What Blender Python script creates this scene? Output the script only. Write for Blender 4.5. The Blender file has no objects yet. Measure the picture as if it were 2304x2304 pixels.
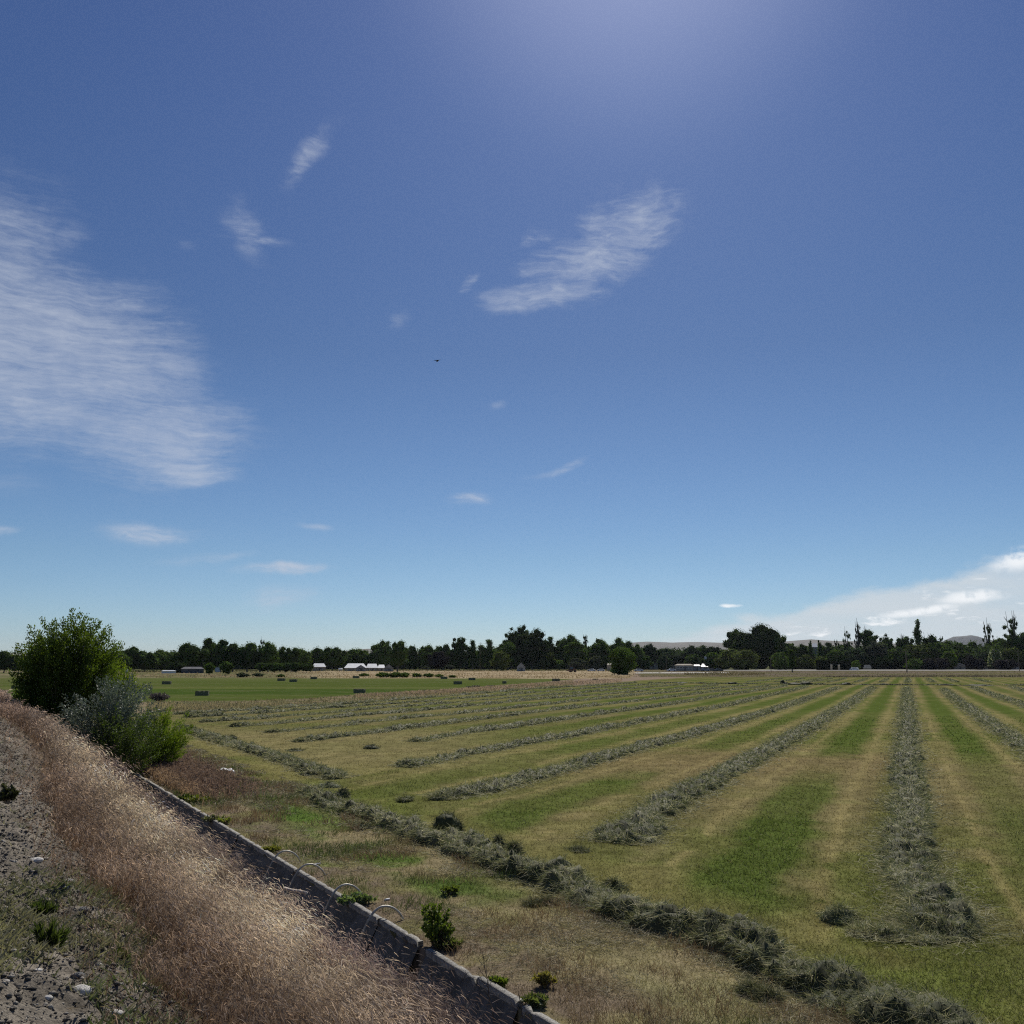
import bpy, math
import numpy as np
from mathutils import Vector

sc = bpy.context.scene
COL = sc.collection
rng = np.random.default_rng(11)

# ------------------------------------------------------------------ camera, sky, sun, exposure
FPX = 2048.9; EYE = 3.3; YH = 1496.0
TH = math.atan((YH - 1152) / FPX)
cam = bpy.data.objects.new('camera', bpy.data.cameras.new('camera')); COL.objects.link(cam); sc.camera = cam
cam.location = (0, 0, EYE); cam.rotation_euler = (math.pi/2 + TH, 0, 0)
cam.data.sensor_width = 36; cam.data.lens = 36 * FPX / 2304
cam.data.clip_start = 0.1; cam.data.clip_end = 80000

SUN_EL, SUN_AZ = math.radians(45), math.radians(9)
sd = bpy.data.lights.new('sun', 'SUN'); sun = bpy.data.objects.new('sun', sd); COL.objects.link(sun)
sd.energy = 4.3; sd.angle = math.radians(0.5); sd.color = (1.0, 0.95, 0.86)
to_sun = Vector((math.sin(SUN_AZ)*math.cos(SUN_EL), math.cos(SUN_AZ)*math.cos(SUN_EL), math.sin(SUN_EL)))
sun.rotation_euler = to_sun.to_track_quat('Z', 'Y').to_euler(); sun.location = (0, 0, 60)
sc.view_settings.view_transform = 'Standard'; sc.view_settings.look = 'None'
sc.view_settings.exposure = 0.0; sc.view_settings.gamma = 1.0
sc.render.engine = 'CYCLES'
sc.cycles.max_bounces = 5; sc.cycles.diffuse_bounces = 2; sc.cycles.glossy_bounces = 1
sc.cycles.transmission_bounces = 3; sc.cycles.volume_bounces = 0; sc.cycles.transparent_max_bounces = 4
sc.cycles.sample_clamp_direct = 3.0; sc.cycles.sample_clamp_indirect = 3.0; sc.cycles.use_denoising = False; sc.cycles.pixel_filter_type = 'BLACKMAN_HARRIS'; sc.cycles.filter_width = 1.15

class NT:
    """tiny node-graph helper"""
    def __init__(s, nt): s.nt = nt
    def n(s, t, **k):
        x = s.nt.nodes.new(t)
        for a, b in k.items(): setattr(x, a, b)
        return x
    def put(s, sock, v):
        if isinstance(v, bpy.types.NodeSocket): s.nt.links.new(v, sock)
        elif v is not None:
            if sock.type == 'RGBA' and len(v) == 3: v = (*v, 1)
            sock.default_value = v
    def m(s, op, a, b=None, c=None, clamp=False):
        x = s.n('ShaderNodeMath', operation=op, use_clamp=clamp)
        s.put(x.inputs[0], a); s.put(x.inputs[1], b); s.put(x.inputs[2], c)
        return x.outputs[0]
    def mr(s, v, a, b, c=0.0, d=1.0):
        x = s.n('ShaderNodeMapRange', interpolation_type='SMOOTHSTEP')
        for i, q in enumerate((v, a, b, c, d)): s.put(x.inputs[i], q)
        return x.outputs[0]
    def mix(s, f, a, b, blend='MIX'):
        x = s.n('ShaderNodeMix', data_type='RGBA', blend_type=blend)
        s.put(x.inputs[0], f); s.put(x.inputs[6], a); s.put(x.inputs[7], b)
        return x.outputs[2]
    def noise(s, vec, scale, detail=4.0, rough=0.55, dist=0.0):
        x = s.n('ShaderNodeTexNoise'); s.put(x.inputs['Vector'], vec)
        x.inputs['Scale'].default_value = scale; x.inputs['Detail'].default_value = detail
        x.inputs['Roughness'].default_value = rough; x.inputs['Distortion'].default_value = dist
        return x.outputs['Fac']
    def ramp(s, f, stops):
        x = s.n('ShaderNodeValToRGB'); s.put(x.inputs[0], f); e = x.color_ramp.elements
        while len(e) < len(stops): e.new(0.5)
        for i, (p, c) in enumerate(stops): e[i].position = p; e[i].color = (*c, 1)
        return x.outputs[0]
    def mapping(s, vec, loc=(0, 0, 0), rot=(0, 0, 0), scale=(1, 1, 1), vtype='POINT'):
        x = s.n('ShaderNodeMapping', vector_type=vtype); s.put(x.inputs[0], vec)
        x.inputs[1].default_value = loc; x.inputs[2].default_value = rot; x.inputs[3].default_value = scale
        return x.outputs[0]

def raydir(x, y):
    u = (x-1152)/FPX; v = (y-1152)/FPX
    return np.array([u, math.cos(TH)+v*math.sin(TH), math.sin(TH)-v*math.cos(TH)])
def azel(x, y):
    d = raydir(x, y); return math.atan2(d[0], d[1]), math.atan2(d[2], math.hypot(d[0], d[1]))

# ---- world: physical sky, cirrus and a low cloud bank in sky directions
w = bpy.data.worlds.new('World'); sc.world = w; w.use_nodes = True
g = NT(w.node_tree); bg = w.node_tree.nodes['Background']
sky = g.n('ShaderNodeTexSky', sky_type='NISHITA'); sky.sun_disc = False
sky.sun_elevation = SUN_EL; sky.sun_rotation = SUN_AZ
sky.air_density = 1.0; sky.dust_density = 0.40; sky.ozone_density = 4.0; sky.altitude = 700
tc = g.n('ShaderNodeTexCoord').outputs['Generated']
sx = g.n('ShaderNodeSeparateXYZ'); g.put(sx.inputs[0], tc)
X, Y, Z = sx.outputs
el = g.m('ARCSINE', Z); az = g.m('ARCTAN2', X, Y)
tint = g.ramp(g.m('MULTIPLY', el, 1/0.8, clamp=True), [(0.0, (.56, .655, .83)), (.05, (.53, .63, .76)), (.14, (.49, .585, .67)), (.42, (.395, .465, .57)), (.75, (.39, .46, .62)), (1.0, (.42, .47, .65))])
skyc = g.mix(1.0, sky.outputs[0], tint, 'MULTIPLY')
cxyz = g.n('ShaderNodeCombineXYZ'); g.put(cxyz.inputs[0], az); g.put(cxyz.inputs[1], el); ae = cxyz.outputs[0]
wv = g.n('ShaderNodeTexNoise', noise_dimensions='3D'); g.put(wv.inputs['Vector'], ae); wv.inputs['Scale'].default_value = 9; wv.inputs['Detail'].default_value = 5
wo = g.n('ShaderNodeVectorMath', operation='MULTIPLY_ADD'); g.put(wo.inputs[0], wv.outputs['Color']); wo.inputs[1].default_value = (.11, .035, 0); g.put(wo.inputs[2], ae)
aew = g.n('ShaderNodeVectorMath', operation='SUBTRACT'); g.put(aew.inputs[0], wo.outputs[0]); aew.inputs[1].default_value = (.055, .0175, 0); aew = aew.outputs[0]
def blob(px, py, rx, ry, rot=0.0, soft=1.0, amp=1.0, vec=None):
    a, e = azel(px, py); f = 1/FPX
    mp = g.mapping(vec or aew, (a, e, 0), (0, 0, math.radians(rot)), (rx*f, ry*f, 1), 'TEXTURE')
    ln = g.n('ShaderNodeVectorMath', operation='LENGTH'); g.put(ln.inputs[0], mp)
    return g.mr(ln.outputs[1], 1.0, max(0.0, 1.0-soft), 0.0, amp)
def mx(lst):
    r = lst[0]
    for q in lst[1:]: r = g.m('MAXIMUM', r, q)
    return r
big = mx([blob(90, 800, 440, 300, 0, .8), blob(360, 985, 360, 175, 8, 1.0), blob(300, 800, 330, 190, -30, 1, .7), blob(20, 600, 260, 330, 0, 1.0, .75), blob(440, 1060, 200, 55, 0, .9), blob(180, 520, 110, 70, 20, 1, .5)])
mid = mx([blob(1330, 590, 260, 95, 12, 1.0, 1.0), blob(1220, 672, 230, 50, 4, 1.0, 1.0), blob(1430, 500, 220, 110, 10, 1, .9), blob(1200, 545, 90, 50, 10, 1, .45), blob(1380, 410, 90, 40, 20, 1, .3), blob(1065, 640, 60, 24, 30, 1, .5)])
faint = mx([blob(545, 515, 130, 60, -60, 1, .5), blob(580, 540, 130, 18, 0, 1, .5), blob(690, 350, 150, 45, 52, 1, .5), blob(410, 548, 60, 22, 0, 1, .22), blob(905, 715, 50, 28, 50, 1, .4), blob(1050, 1120, 95, 26, 3, 1, .75),
            blob(1250, 1055, 110, 16, 20, 1, .5), blob(340, 1195, 180, 42, 0, 1, .75), blob(640, 1278, 170, 20, 2, 1, .9), blob(1115, 918, 46, 22, 20, 1, .35), blob(720, 1190, 70, 14, 0, 1, .55),
            blob(450, 1255, 130, 20, 5, 1, .5), blob(630, 1340, 170, 50, 0, 1, .5), blob(20, 1190, 70, 16, 0, 1, .6), blob(30, 1090, 90, 50, 0, 1, .25), blob(880, 980, 60, 40, 0, 1, .12)])
str1 = g.noise(g.mapping(aew, rot=(0, 0, math.radians(-4)), scale=(11, 80, 1)), 1.0, 8, .66, .35)
str2 = g.noise(g.mapping(aew, rot=(0, 0, math.radians(14)), scale=(30, 60, 1)), 1.0, 6, .6, .3)
fine = g.noise(g.mapping(ae, scale=(60, 170, 1)), 1.0, 5, .7, .4)
lump = g.noise(ae, 12, 4, .6)
fib = g.noise(g.mapping(aew, rot=(0, 0, math.radians(5)), scale=(22, 240, 1)), 1.0, 7, .7, .35)
fib2 = g.noise(g.mapping(aew, rot=(0, 0, math.radians(17)), scale=(26, 130, 1)), 1.0, 7, .68, .4)
s1 = g.m('ADD', g.m('MULTIPLY', str1, .42), g.m('ADD', g.m('MULTIPLY', fib, .26), g.m('ADD', g.m('MULTIPLY', fine, .20), g.m('MULTIPLY', lump, .34))))
s2 = g.m('ADD', g.m('MULTIPLY', fib2, .55), g.m('ADD', g.m('MULTIPLY', str2, .30), g.m('MULTIPLY', lump, .32)))
cb = g.m('MULTIPLY', g.mr(g.m('ADD', s1, g.m('MULTIPLY', g.m('SUBTRACT', big, 1.0), .36)), .25, .86), g.mr(big, .0, .6))
cm = g.m('MULTIPLY', g.mr(g.m('ADD', s2, g.m('MULTIPLY', g.m('SUBTRACT', mid, 1.0), .30)), .28, .84), g.mr(mid, .0, .5))
cf = g.m('MULTIPLY', g.mr(g.m('ADD', s2, g.m('MULTIPLY', g.m('SUBTRACT', faint, 1.0), .15)), .30, .72), g.mr(faint, .02, .75))
cir = mx([cb, cm, cf])
# low cloud bank (right): lies under a line rising to the right
a0, e0 = azel(1430, 1443); a1, e1 = azel(2304, 1245)
slope = (e1-e0)/(a1-a0)
top = g.m('ADD', g.m('MULTIPLY', g.m('SUBTRACT', az, a0), slope), e0)
dlt = g.m('ADD', g.m('SUBTRACT', top, el), g.m('MULTIPLY', g.m('SUBTRACT', g.noise(g.mapping(ae, scale=(10, 26, 1)), 1.0, 6, .6, .3), .5), .045))
veil = g.m('MULTIPLY', g.mr(dlt, -.003, .012), g.mr(az, a0-.02, a0+.06))
veil = g.m('MULTIPLY', veil, g.mr(az, 1.2, .8))
puffn = g.noise(g.mapping(ae, scale=(22, 75, 1)), 1.0, 6, .6, .2)
thin = g.mr(g.noise(g.mapping(ae, scale=(8, 40, 1)), 1.0, 5, .6, .5), .3, .62, .72, 1)
puff = mx([g.m('MULTIPLY', g.mr(puffn, .57, .70), g.mr(dlt, .0, .03)),
           g.m('MULTIPLY', mx([blob(2080, 1372, 95, 12, 3, .8), blob(2190, 1352, 85, 15, 0, .8), blob(1620, 1361, 28, 6, 0, .8), blob(2290, 1262, 60, 32, 20, .8), blob(1680, 1440, 90, 8, 0, 1), blob(1960, 1430, 60, 6, 0, 1)]), g.mr(g.noise(ae, 70, 4), .3, .55))])
puff = g.m('MULTIPLY', puff, g.mr(az, a0, a0+.1))
c1 = g.mix(g.m('MULTIPLY', cir, .76), skyc, (5.2, 5.7, 6.7))
c2 = g.mix(g.m('MULTIPLY', g.m('MULTIPLY', veil, thin), .92), c1, (6.1, 6.7, 7.2))
c3 = g.mix(g.m('MULTIPLY', puff, .8), c2, (9.6, 9.8, 10.0))
sdot = g.n('ShaderNodeVectorMath', operation='DOT_PRODUCT'); g.put(sdot.inputs[0], tc); sdot.inputs[1].default_value = to_sun
aur = g.m('POWER', g.m('MULTIPLY', g.m('SUBTRACT', sdot.outputs['Value'], .955), 1/.045, clamp=True), 2.4)
c3 = g.mix(aur, c3, (1.35, 1.35, 1.5), 'ADD')
g.put(bg.inputs[0], c3); bg.inputs[1].default_value = 0.1

# ------------------------------------------------------------------ helpers
def ground(x, y, z=0.0):
    """point of the level z seen at photo pixel (x, y)"""
    d = raydir(x, y); t = (z-EYE)/d[2]; return np.array([d[0]*t, d[1]*t, z])
def project(P):
    """photo pixel of world points (N,3)"""
    c, s = math.cos(TH), math.sin(TH); q = np.asarray(P, float) - np.array([0, 0, EYE])
    f = q[..., 1]*c + q[..., 2]*s; u = q[..., 2]*c - q[..., 1]*s
    f = np.where(f < .05, .05, f)
    return 1152 + FPX*q[..., 0]/f, 1152 - FPX*u/f
def scale_at(yb): return EYE*FPX/(yb-YH)           # metres away for a base at pixel row yb
def sstep(x, a, b):
    t = np.clip((x-a)/(b-a), 0, 1); return t*t*(3-2*t)
def hsh(i, j, k, seed):
    n = (i*374761393 + j*668265263 + k*2147483647 + seed*974634777) & 0xFFFFFFFF
    n = ((n ^ (n >> 13)) * 1274126177) & 0xFFFFFFFF
    n = n ^ (n >> 16)
    return (n & 0xFFFFFF) / float(0xFFFFFF)
def vnoise(P, seed=0):
    P = np.asarray(P, float)
    if P.shape[-1] == 2: P = np.concatenate([P, np.zeros(P.shape[:-1]+(1,))], -1)
    I = np.floor(P).astype(np.int64); f = P-I; f = f*f*(3-2*f); r = 0
    for a in (0, 1):
        for b in (0, 1):
            for c in (0, 1):
                wgt = (f[..., 0] if a else 1-f[..., 0])*(f[..., 1] if b else 1-f[..., 1])*(f[..., 2] if c else 1-f[..., 2])
                r = r + wgt*hsh(I[..., 0]+a, I[..., 1]+b, I[..., 2]+c, seed)
    return r
def fbm(P, freq, octv=4, seed=0, gain=.5):
    P = np.asarray(P, float)*freq; a = 1; t = 0; r = 0
    for o in range(octv):
        r = r + a*vnoise(P, seed+o); t += a; a *= gain; P = P*2.03
    return r/t
def XY(x, y): return np.stack([x, y], -1)

def tag(o, label=None, cat=None, group=None, kind=None):
    if label: o['label'] = label
    if cat: o['category'] = cat
    if group: o['group'] = group
    if kind: o['kind'] = kind
    return o
def empty(name, loc, rz=0.0):
    o = bpy.data.objects.new(name, None); COL.objects.link(o); o.location = loc; o.rotation_euler = (0, 0, rz); o.empty_display_size = .2
    return o
def mesh_obj(name, V, faces, mat, parent=None, col=None, smooth=False, loc=None, rz=0.0):
    """faces: list of int arrays (n,k)"""
    me = bpy.data.meshes.new(name); V = np.ascontiguousarray(V, dtype=np.float32)
    me.vertices.add(len(V)); me.vertices.foreach_set('co', V.ravel())
    faces = [np.asarray(f, dtype=np.int32) for f in faces if len(f)]
    loops = np.concatenate([f.ravel() for f in faces])
    tot = np.concatenate([np.full(len(f), f.shape[1], np.int32) for f in faces])
    st = np.concatenate([[0], np.cumsum(tot)[:-1]]).astype(np.int32)
    me.loops.add(len(loops)); me.loops.foreach_set('vertex_index', loops)
    me.polygons.add(len(tot)); me.polygons.foreach_set('loop_start', st); me.polygons.foreach_set('loop_total', tot)
    if smooth: me.polygons.foreach_set('use_smooth', np.ones(len(tot), bool))
    me.update(calc_edges=True)
    if col is not None:
        a = me.attributes.new('col', 'FLOAT_COLOR', 'POINT')
        c = np.ones((len(V), 4), np.float32); c[:, :3] = np.clip(col, 0, 1); a.data.foreach_set('color', c.ravel())
    me.materials.append(mat)
    o = bpy.data.objects.new(name, me); COL.objects.link(o)
    if parent is not None: o.parent = parent
    if loc is not None: o.location = loc
    o.rotation_euler = (0, 0, rz)
    return o
class MB:
    """collects simple solids into one mesh"""
    def __init__(s): s.V = []; s.F = []; s.n = 0
    def add(s, V, F):
        V = np.asarray(V, float); s.V.append(V)
        for f in F: s.F.append([i+s.n for i in f])
        s.n += len(V); return s
    def box(s, c, d, rz=0.0, taper=1.0):
        x, y, z = np.array(d)/2; k = taper
        V = np.array([[-x, -y, -z], [x, -y, -z], [x, y, -z], [-x, y, -z], [-x*k, -y*k, z], [x*k, -y*k, z], [x*k, y*k, z], [-x*k, y*k, z]])
        ca, sa = math.cos(rz), math.sin(rz); V = V @ np.array([[ca, sa, 0], [-sa, ca, 0], [0, 0, 1]]) + np.array(c)
        return s.add(V, [(3, 2, 1, 0), (4, 5, 6, 7), (0, 1, 5, 4), (1, 2, 6, 5), (2, 3, 7, 6), (3, 0, 4, 7)])
    def tube(s, pts, rad, k=8, cap=True):
        pts = np.array(pts, float); n = len(pts); rad = np.ones(n)*rad if np.isscalar(rad) else np.array(rad)
        T = np.gradient(pts, axis=0); T /= np.linalg.norm(T, axis=1)[:, None]+1e-9
        up = np.array([0, 0, 1.0]) if abs(T[0, 2]) < .9 else np.array([1.0, 0, 0])
        V = []
        for i in range(n):
            a = np.cross(T[i], up); a /= np.linalg.norm(a)+1e-9; b = np.cross(a, T[i]); up = b if abs(T[i] @ b) < .99 else up
            an = np.arange(k)*2*math.pi/k
            V.append(pts[i] + rad[i]*(np.cos(an)[:, None]*a + np.sin(an)[:, None]*b))
        F = [(i*k+j, i*k+(j+1) % k, (i+1)*k+(j+1) % k, (i+1)*k+j) for i in range(n-1) for j in range(k)]
        if cap: F += [tuple(range(k))[::-1], tuple((n-1)*k+j for j in range(k))]
        return s.add(np.concatenate(V), F)
    def build(s, name, mat, parent=None, col=None, smooth=False, loc=None, rz=0.0):
        me = bpy.data.meshes.new(name); me.from_pydata(np.concatenate(s.V).tolist(), [], s.F); me.update()
        if smooth:
            for p in me.polygons: p.use_smooth = True
        if col is not None:
            a = me.attributes.new('col', 'FLOAT_COLOR', 'POINT'); c = np.ones((s.n, 4), np.float32); c[:, :3] = col; a.data.foreach_set('color', c.ravel())
        me.materials.append(mat); o = bpy.data.objects.new(name, me); COL.objects.link(o)
        if parent is not None: o.parent = parent
        if loc is not None: o.location = loc
        o.rotation_euler = (0, 0, rz)
        return o
def blades(P, T, B, W, colr, side=None):
    """curved grass blades: base P, vector T, tip bend B, width W -> arrays for mesh_obj"""
    N = len(P)
    r = rng.normal(size=(N, 3)) if side is None else side
    s = np.cross(T, r); s /= np.linalg.norm(s, axis=1)[:, None]+1e-9; s *= (W/2)[:, None]
    V = np.empty((N, 5, 3)); V[:, 0] = P-s; V[:, 1] = P+s
    m = P + .55*T + .3*B; V[:, 2] = m+s*.85; V[:, 3] = m-s*.85; V[:, 4] = P+T+B
    b = (np.arange(N)*5)[:, None]
    return V.reshape(-1, 3), b+np.array([[0, 1, 2, 3]]), b+np.array([[3, 2, 4]]), np.repeat(colr, 5, axis=0)
class Bl:
    """accumulates blade batches"""
    def __init__(s): s.V = []; s.Q = []; s.T = []; s.C = []; s.n = 0
    def add(s, P, T, B, W, C, side=None):
        V, q, t, c = blades(P, T, B, W, C, side); s.V.append(V); s.Q.append(q+s.n); s.T.append(t+s.n); s.C.append(c); s.n += len(V)
    def raw(s, V, q, t, c):
        s.V.append(V); s.C.append(c)
        if len(q): s.Q.append(np.asarray(q)+s.n)
        if len(t): s.T.append(np.asarray(t)+s.n)
        s.n += len(V)
    def obj(s, name, mat, parent=None, **k):
        fs = []
        if s.Q: fs.append(np.concatenate(s.Q))
        if s.T: fs.append(np.concatenate(s.T))
        return mesh_obj(name, np.concatenate(s.V), fs, mat, parent, np.concatenate(s.C), **k)

# ------------------------------------------------------------------ materials
def plant_mat(name, trans=.35, nscale=3.0, rough=.8, tcol=(1.0, 1.0, .7), spec=.2):
    m = bpy.data.materials.new(name); m.use_nodes = True; q = NT(m.node_tree); m.node_tree.nodes.clear()
    a = q.n('ShaderNodeAttribute', attribute_name='col').outputs['Color']
    pos = q.n('ShaderNodeNewGeometry').outputs['Position']
    f = q.noise(pos, nscale, 3); v = q.mr(f, .3, .7, .78, 1.22)
    hv = q.n('ShaderNodeHueSaturation'); q.put(hv.inputs['Value'], v); q.put(hv.inputs['Color'], a); c = hv.outputs[0]
    p = q.n('ShaderNodeBsdfPrincipled'); q.put(p.inputs['Base Color'], c); p.inputs['Roughness'].default_value = rough; p.inputs['Specular IOR Level'].default_value = spec
    t = q.n('ShaderNodeBsdfTranslucent'); q.put(t.inputs[0], q.mix(1.0, c, tcol, 'MULTIPLY'))
    mxs = q.n('ShaderNodeMixShader'); mxs.inputs[0].default_value = trans
    q.nt.links.new(p.outputs[0], mxs.inputs[1]); q.nt.links.new(t.outputs[0], mxs.inputs[2])
    o = q.n('ShaderNodeOutputMaterial'); q.nt.links.new(mxs.outputs[0], o.inputs[0]); return m
def solid_mat(name, c1, c2, scale=4.0, rough=.8, bump=.0, bscale=None, metal=0.0, detail=5, stretch=(1, 1, 1), attr=False, spec=.3):
    m = bpy.data.materials.new(name); m.use_nodes = True; q = NT(m.node_tree)
    p = m.node_tree.nodes['Principled BSDF']
    pos = q.mapping(q.n('ShaderNodeTexCoord').outputs['Object'], scale=stretch)
    f = q.noise(pos, scale, detail, .6)
    c = q.mix(q.mr(f, .35, .65), c1, c2)
    if attr: c = q.mix(1.0, q.n('ShaderNodeAttribute', attribute_name='col').outputs['Color'], c, 'MULTIPLY')
    q.put(p.inputs['Base Color'], c); p.inputs['Roughness'].default_value = rough; p.inputs['Metallic'].default_value = metal; p.inputs['Specular IOR Level'].default_value = spec
    if bump:
        b = q.n('ShaderNodeBump'); b.inputs['Strength'].default_value = bump; b.inputs['Distance'].default_value = .05
        q.put(b.inputs['Height'], q.noise(pos, bscale or scale*3, 5, .65)); q.nt.links.new(b.outputs[0], p.inputs['Normal'])
    return m
def ground_mat(name, scales=(1.2, 7, 38), bump=.6, dist=.04, lo=.62, hi=1.4):
    m = bpy.data.materials.new(name); m.use_nodes = True; q = NT(m.node_tree); p = m.node_tree.nodes['Principled BSDF']
    a = q.n('ShaderNodeAttribute', attribute_name='col').outputs['Color']
    pos = q.n('ShaderNodeNewGeometry').outputs['Position']
    n1 = q.noise(pos, scales[0], 5, .6); n2 = q.noise(pos, scales[1], 6, .65); n3 = q.noise(pos, scales[2], 4, .7)
    f = q.m('ADD', q.m('MULTIPLY', n1, .3), q.m('ADD', q.m('MULTIPLY', n2, .35), q.m('MULTIPLY', n3, .35)))
    v = q.mr(f, .36, .64, lo, hi)
    hv = q.n('ShaderNodeHueSaturation'); q.put(hv.inputs['Value'], v); q.put(hv.inputs['Color'], a)
    q.put(p.inputs['Base Color'], hv.outputs[0]); p.inputs['Roughness'].default_value = 1.0; p.inputs['Specular IOR Level'].default_value = .0
    b = q.n('ShaderNodeBump'); b.inputs['Strength'].default_value = bump; b.inputs['Distance'].default_value = dist
    q.put(b.inputs['Height'], f); q.nt.links.new(b.outputs[0], p.inputs['Normal']); return m
M_FIELD = ground_mat('field_soil_and_stubble')
M_BANK = ground_mat('bank_dirt', (2.5, 14, 60), 1.0, .05, .6, 1.45)
M_HILL = ground_mat('far_hills', (.002, .01, .05), .5, 8, .8, 1.2)
M_PLANT = plant_mat('grass_blades', .35)
M_HAY = plant_mat('cut_hay', .28, 6.0, .75, (1, 1, .85), .3)
M_DRY = plant_mat('dry_cheatgrass', .45, 2.0, .8, (1, .92, .8))
M_LEAF = plant_mat('tree_leaves', .30, .25, 1.0, (1.0, 1.1, .4), .02)
M_SHRUB = plant_mat('shrub_leaves', .42, 1.5, .6, (1.15, 1.25, .45), .35)
M_SILVER = plant_mat('silver_leaves', .25, 1.5, .55, (1, 1, .8), .4)
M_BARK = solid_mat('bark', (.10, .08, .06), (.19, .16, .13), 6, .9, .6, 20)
M_CONC = solid_mat('shaded_concrete', (.12, .118, .108), (.21, .205, .19), 5, .92, .9, 30)  # weathered lining; the wall's shade is put into this darker colour
M_LIP = solid_mat('pale_concrete', (.35, .33, .29), (.57, .54, .475), 14, .9, 1.0, 50)
M_TUBE = solid_mat('dull_aluminium', (.36, .34, .29), (.52, .49, .43), 14, .5, .1, 40, .35)
M_ROCK = solid_mat('river_stone', (.30, .28, .25), (.46, .43, .39), 12, .85, .5, 40, attr=False)
M_PALEROCK = solid_mat('pale_stone', (.50, .48, .43), (.66, .63, .58), 12, .85, .6, 40)
M_DARKROCK = solid_mat('dark_stone', (.10, .10, .10), (.18, .18, .17), 12, .8, .5, 40)
M_WHITE = solid_mat('white_paint', (.66, .66, .64), (.80, .80, .78), 1.5, .6)
M_TIN = solid_mat('pale_metal_roof', (.42, .44, .46), (.56, .58, .60), .8, .5, .1, 3, .0)
M_SHINGLE = solid_mat('brown_shingle', (.14, .11, .09), (.24, .19, .16), 1.2, .9)
M_DKROOF = solid_mat('dark_roof', (.06, .06, .07), (.12, .12, .13), 1.2, .85)
M_TANWALL = solid_mat('tan_siding', (.30, .26, .20), (.42, .37, .29), .6, .85)
M_GREYWALL = solid_mat('grey_siding', (.22, .22, .22), (.34, .34, .33), .6, .85)
M_GLASS = solid_mat('dark_window', (.02, .03, .04), (.06, .07, .09), .6, .1, spec=.6)
M_POLE = solid_mat('weathered_pole', (.16, .13, .09), (.26, .22, .16), 2, .9, stretch=(6, 6, .6))
M_BALE = solid_mat('hay_bale', (.12, .125, .07), (.25, .24, .14), 9, .95, 1.0, 18, stretch=(2.5, 1, 1))
M_TWINE = solid_mat('twine', (.25, .2, .1), (.32, .26, .13), 9, .9)
M_RUST = solid_mat('rusty_paint', (.16, .07, .04), (.26, .13, .07), 2, .7)
M_RUBBER = solid_mat('rubber', (.02, .02, .02), (.04, .04, .04), 5, .9)
M_CAR = solid_mat('dark_car_paint', (.04, .05, .07), (.06, .07, .09), .5, .3, spec=.5)
M_FEATHER = solid_mat('dark_feathers', (.02, .02, .025), (.04, .04, .045), 20, .8)
M_ROAD = solid_mat('pale_gravel_road', (.42, .40, .35), (.55, .52, .46), .3, .95)
M_TWIG = solid_mat('dead_twig', (.07, .055, .045), (.14, .11, .09), 20, .9)
M_PINKWOOD = solid_mat('bleached_stick', (.42, .36, .30), (.60, .53, .45), 10, .9)

# ------------------------------------------------------------------ ditch frame and bank shape
A0 = np.array([0.3997, 9.0192]); DD = np.array([-.51814, .85529]); NN = np.array([.85529, .51814])   # along the ditch, across it towards the field
def to_ns(x, y):
    return (x-A0[0])*NN[0] + (y-A0[1])*NN[1], (x-A0[0])*DD[0] + (y-A0[1])*DD[1]
def from_ns(n, s, z=0.0):
    n = np.asarray(n, float); s = np.asarray(s, float)
    return np.stack([A0[0]+n*NN[0]+s*DD[0], A0[1]+n*NN[1]+s*DD[1], z+0*n+0*s], -1)
def bank_z(n, s, rough=True):
    n = np.asarray(n, float); s = np.asarray(s, float)
    up = 1 + .26*sstep(s, 3, 22)
    base = np.interp(n - .6*sstep(s, 4, 18)*sstep(n, -1.2, -2.2), [-60, -14, -7, -5.6, -4.8, -4.0, -3.2, -2.0, -1.2, -1.0, -.9], [1.9, 1.9, 1.9, 1.86, 1.70, 1.42, 1.02, .50, .10, .04, .0])*up
    if rough:
        P = XY(n, s); near = sstep(n, -1.0, -1.6)
        base = base + near*(.16*(fbm(P, 1.1, 3, 5)-.5) + .10*(fbm(P, 4.0, 4, 9)-.5)*sstep(n, -2.5, -3.6)*1.6)
        dirt = sstep(n, -3.2, -3.8)
        base = base + dirt*(.040*(fbm(P, 9, 4, 33, .65)-.5)*2 + .03*(np.abs(fbm(P, 5, 3, 34)-.5)*2-.3))
    return base
def hit_bank(px, py):
    """where the sight line through a photo pixel meets bank or field"""
    d = raydir(px, py); t = np.arange(2, 90, .03); P = np.array([0, 0, EYE]) + t[:, None]*d
    n, s = to_ns(P[:, 0], P[:, 1]); z = np.where(n < -.95, bank_z(n, s, True), 0.0)
    i = int(np.argmax(P[:, 2] < z)); return P[i]

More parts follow.
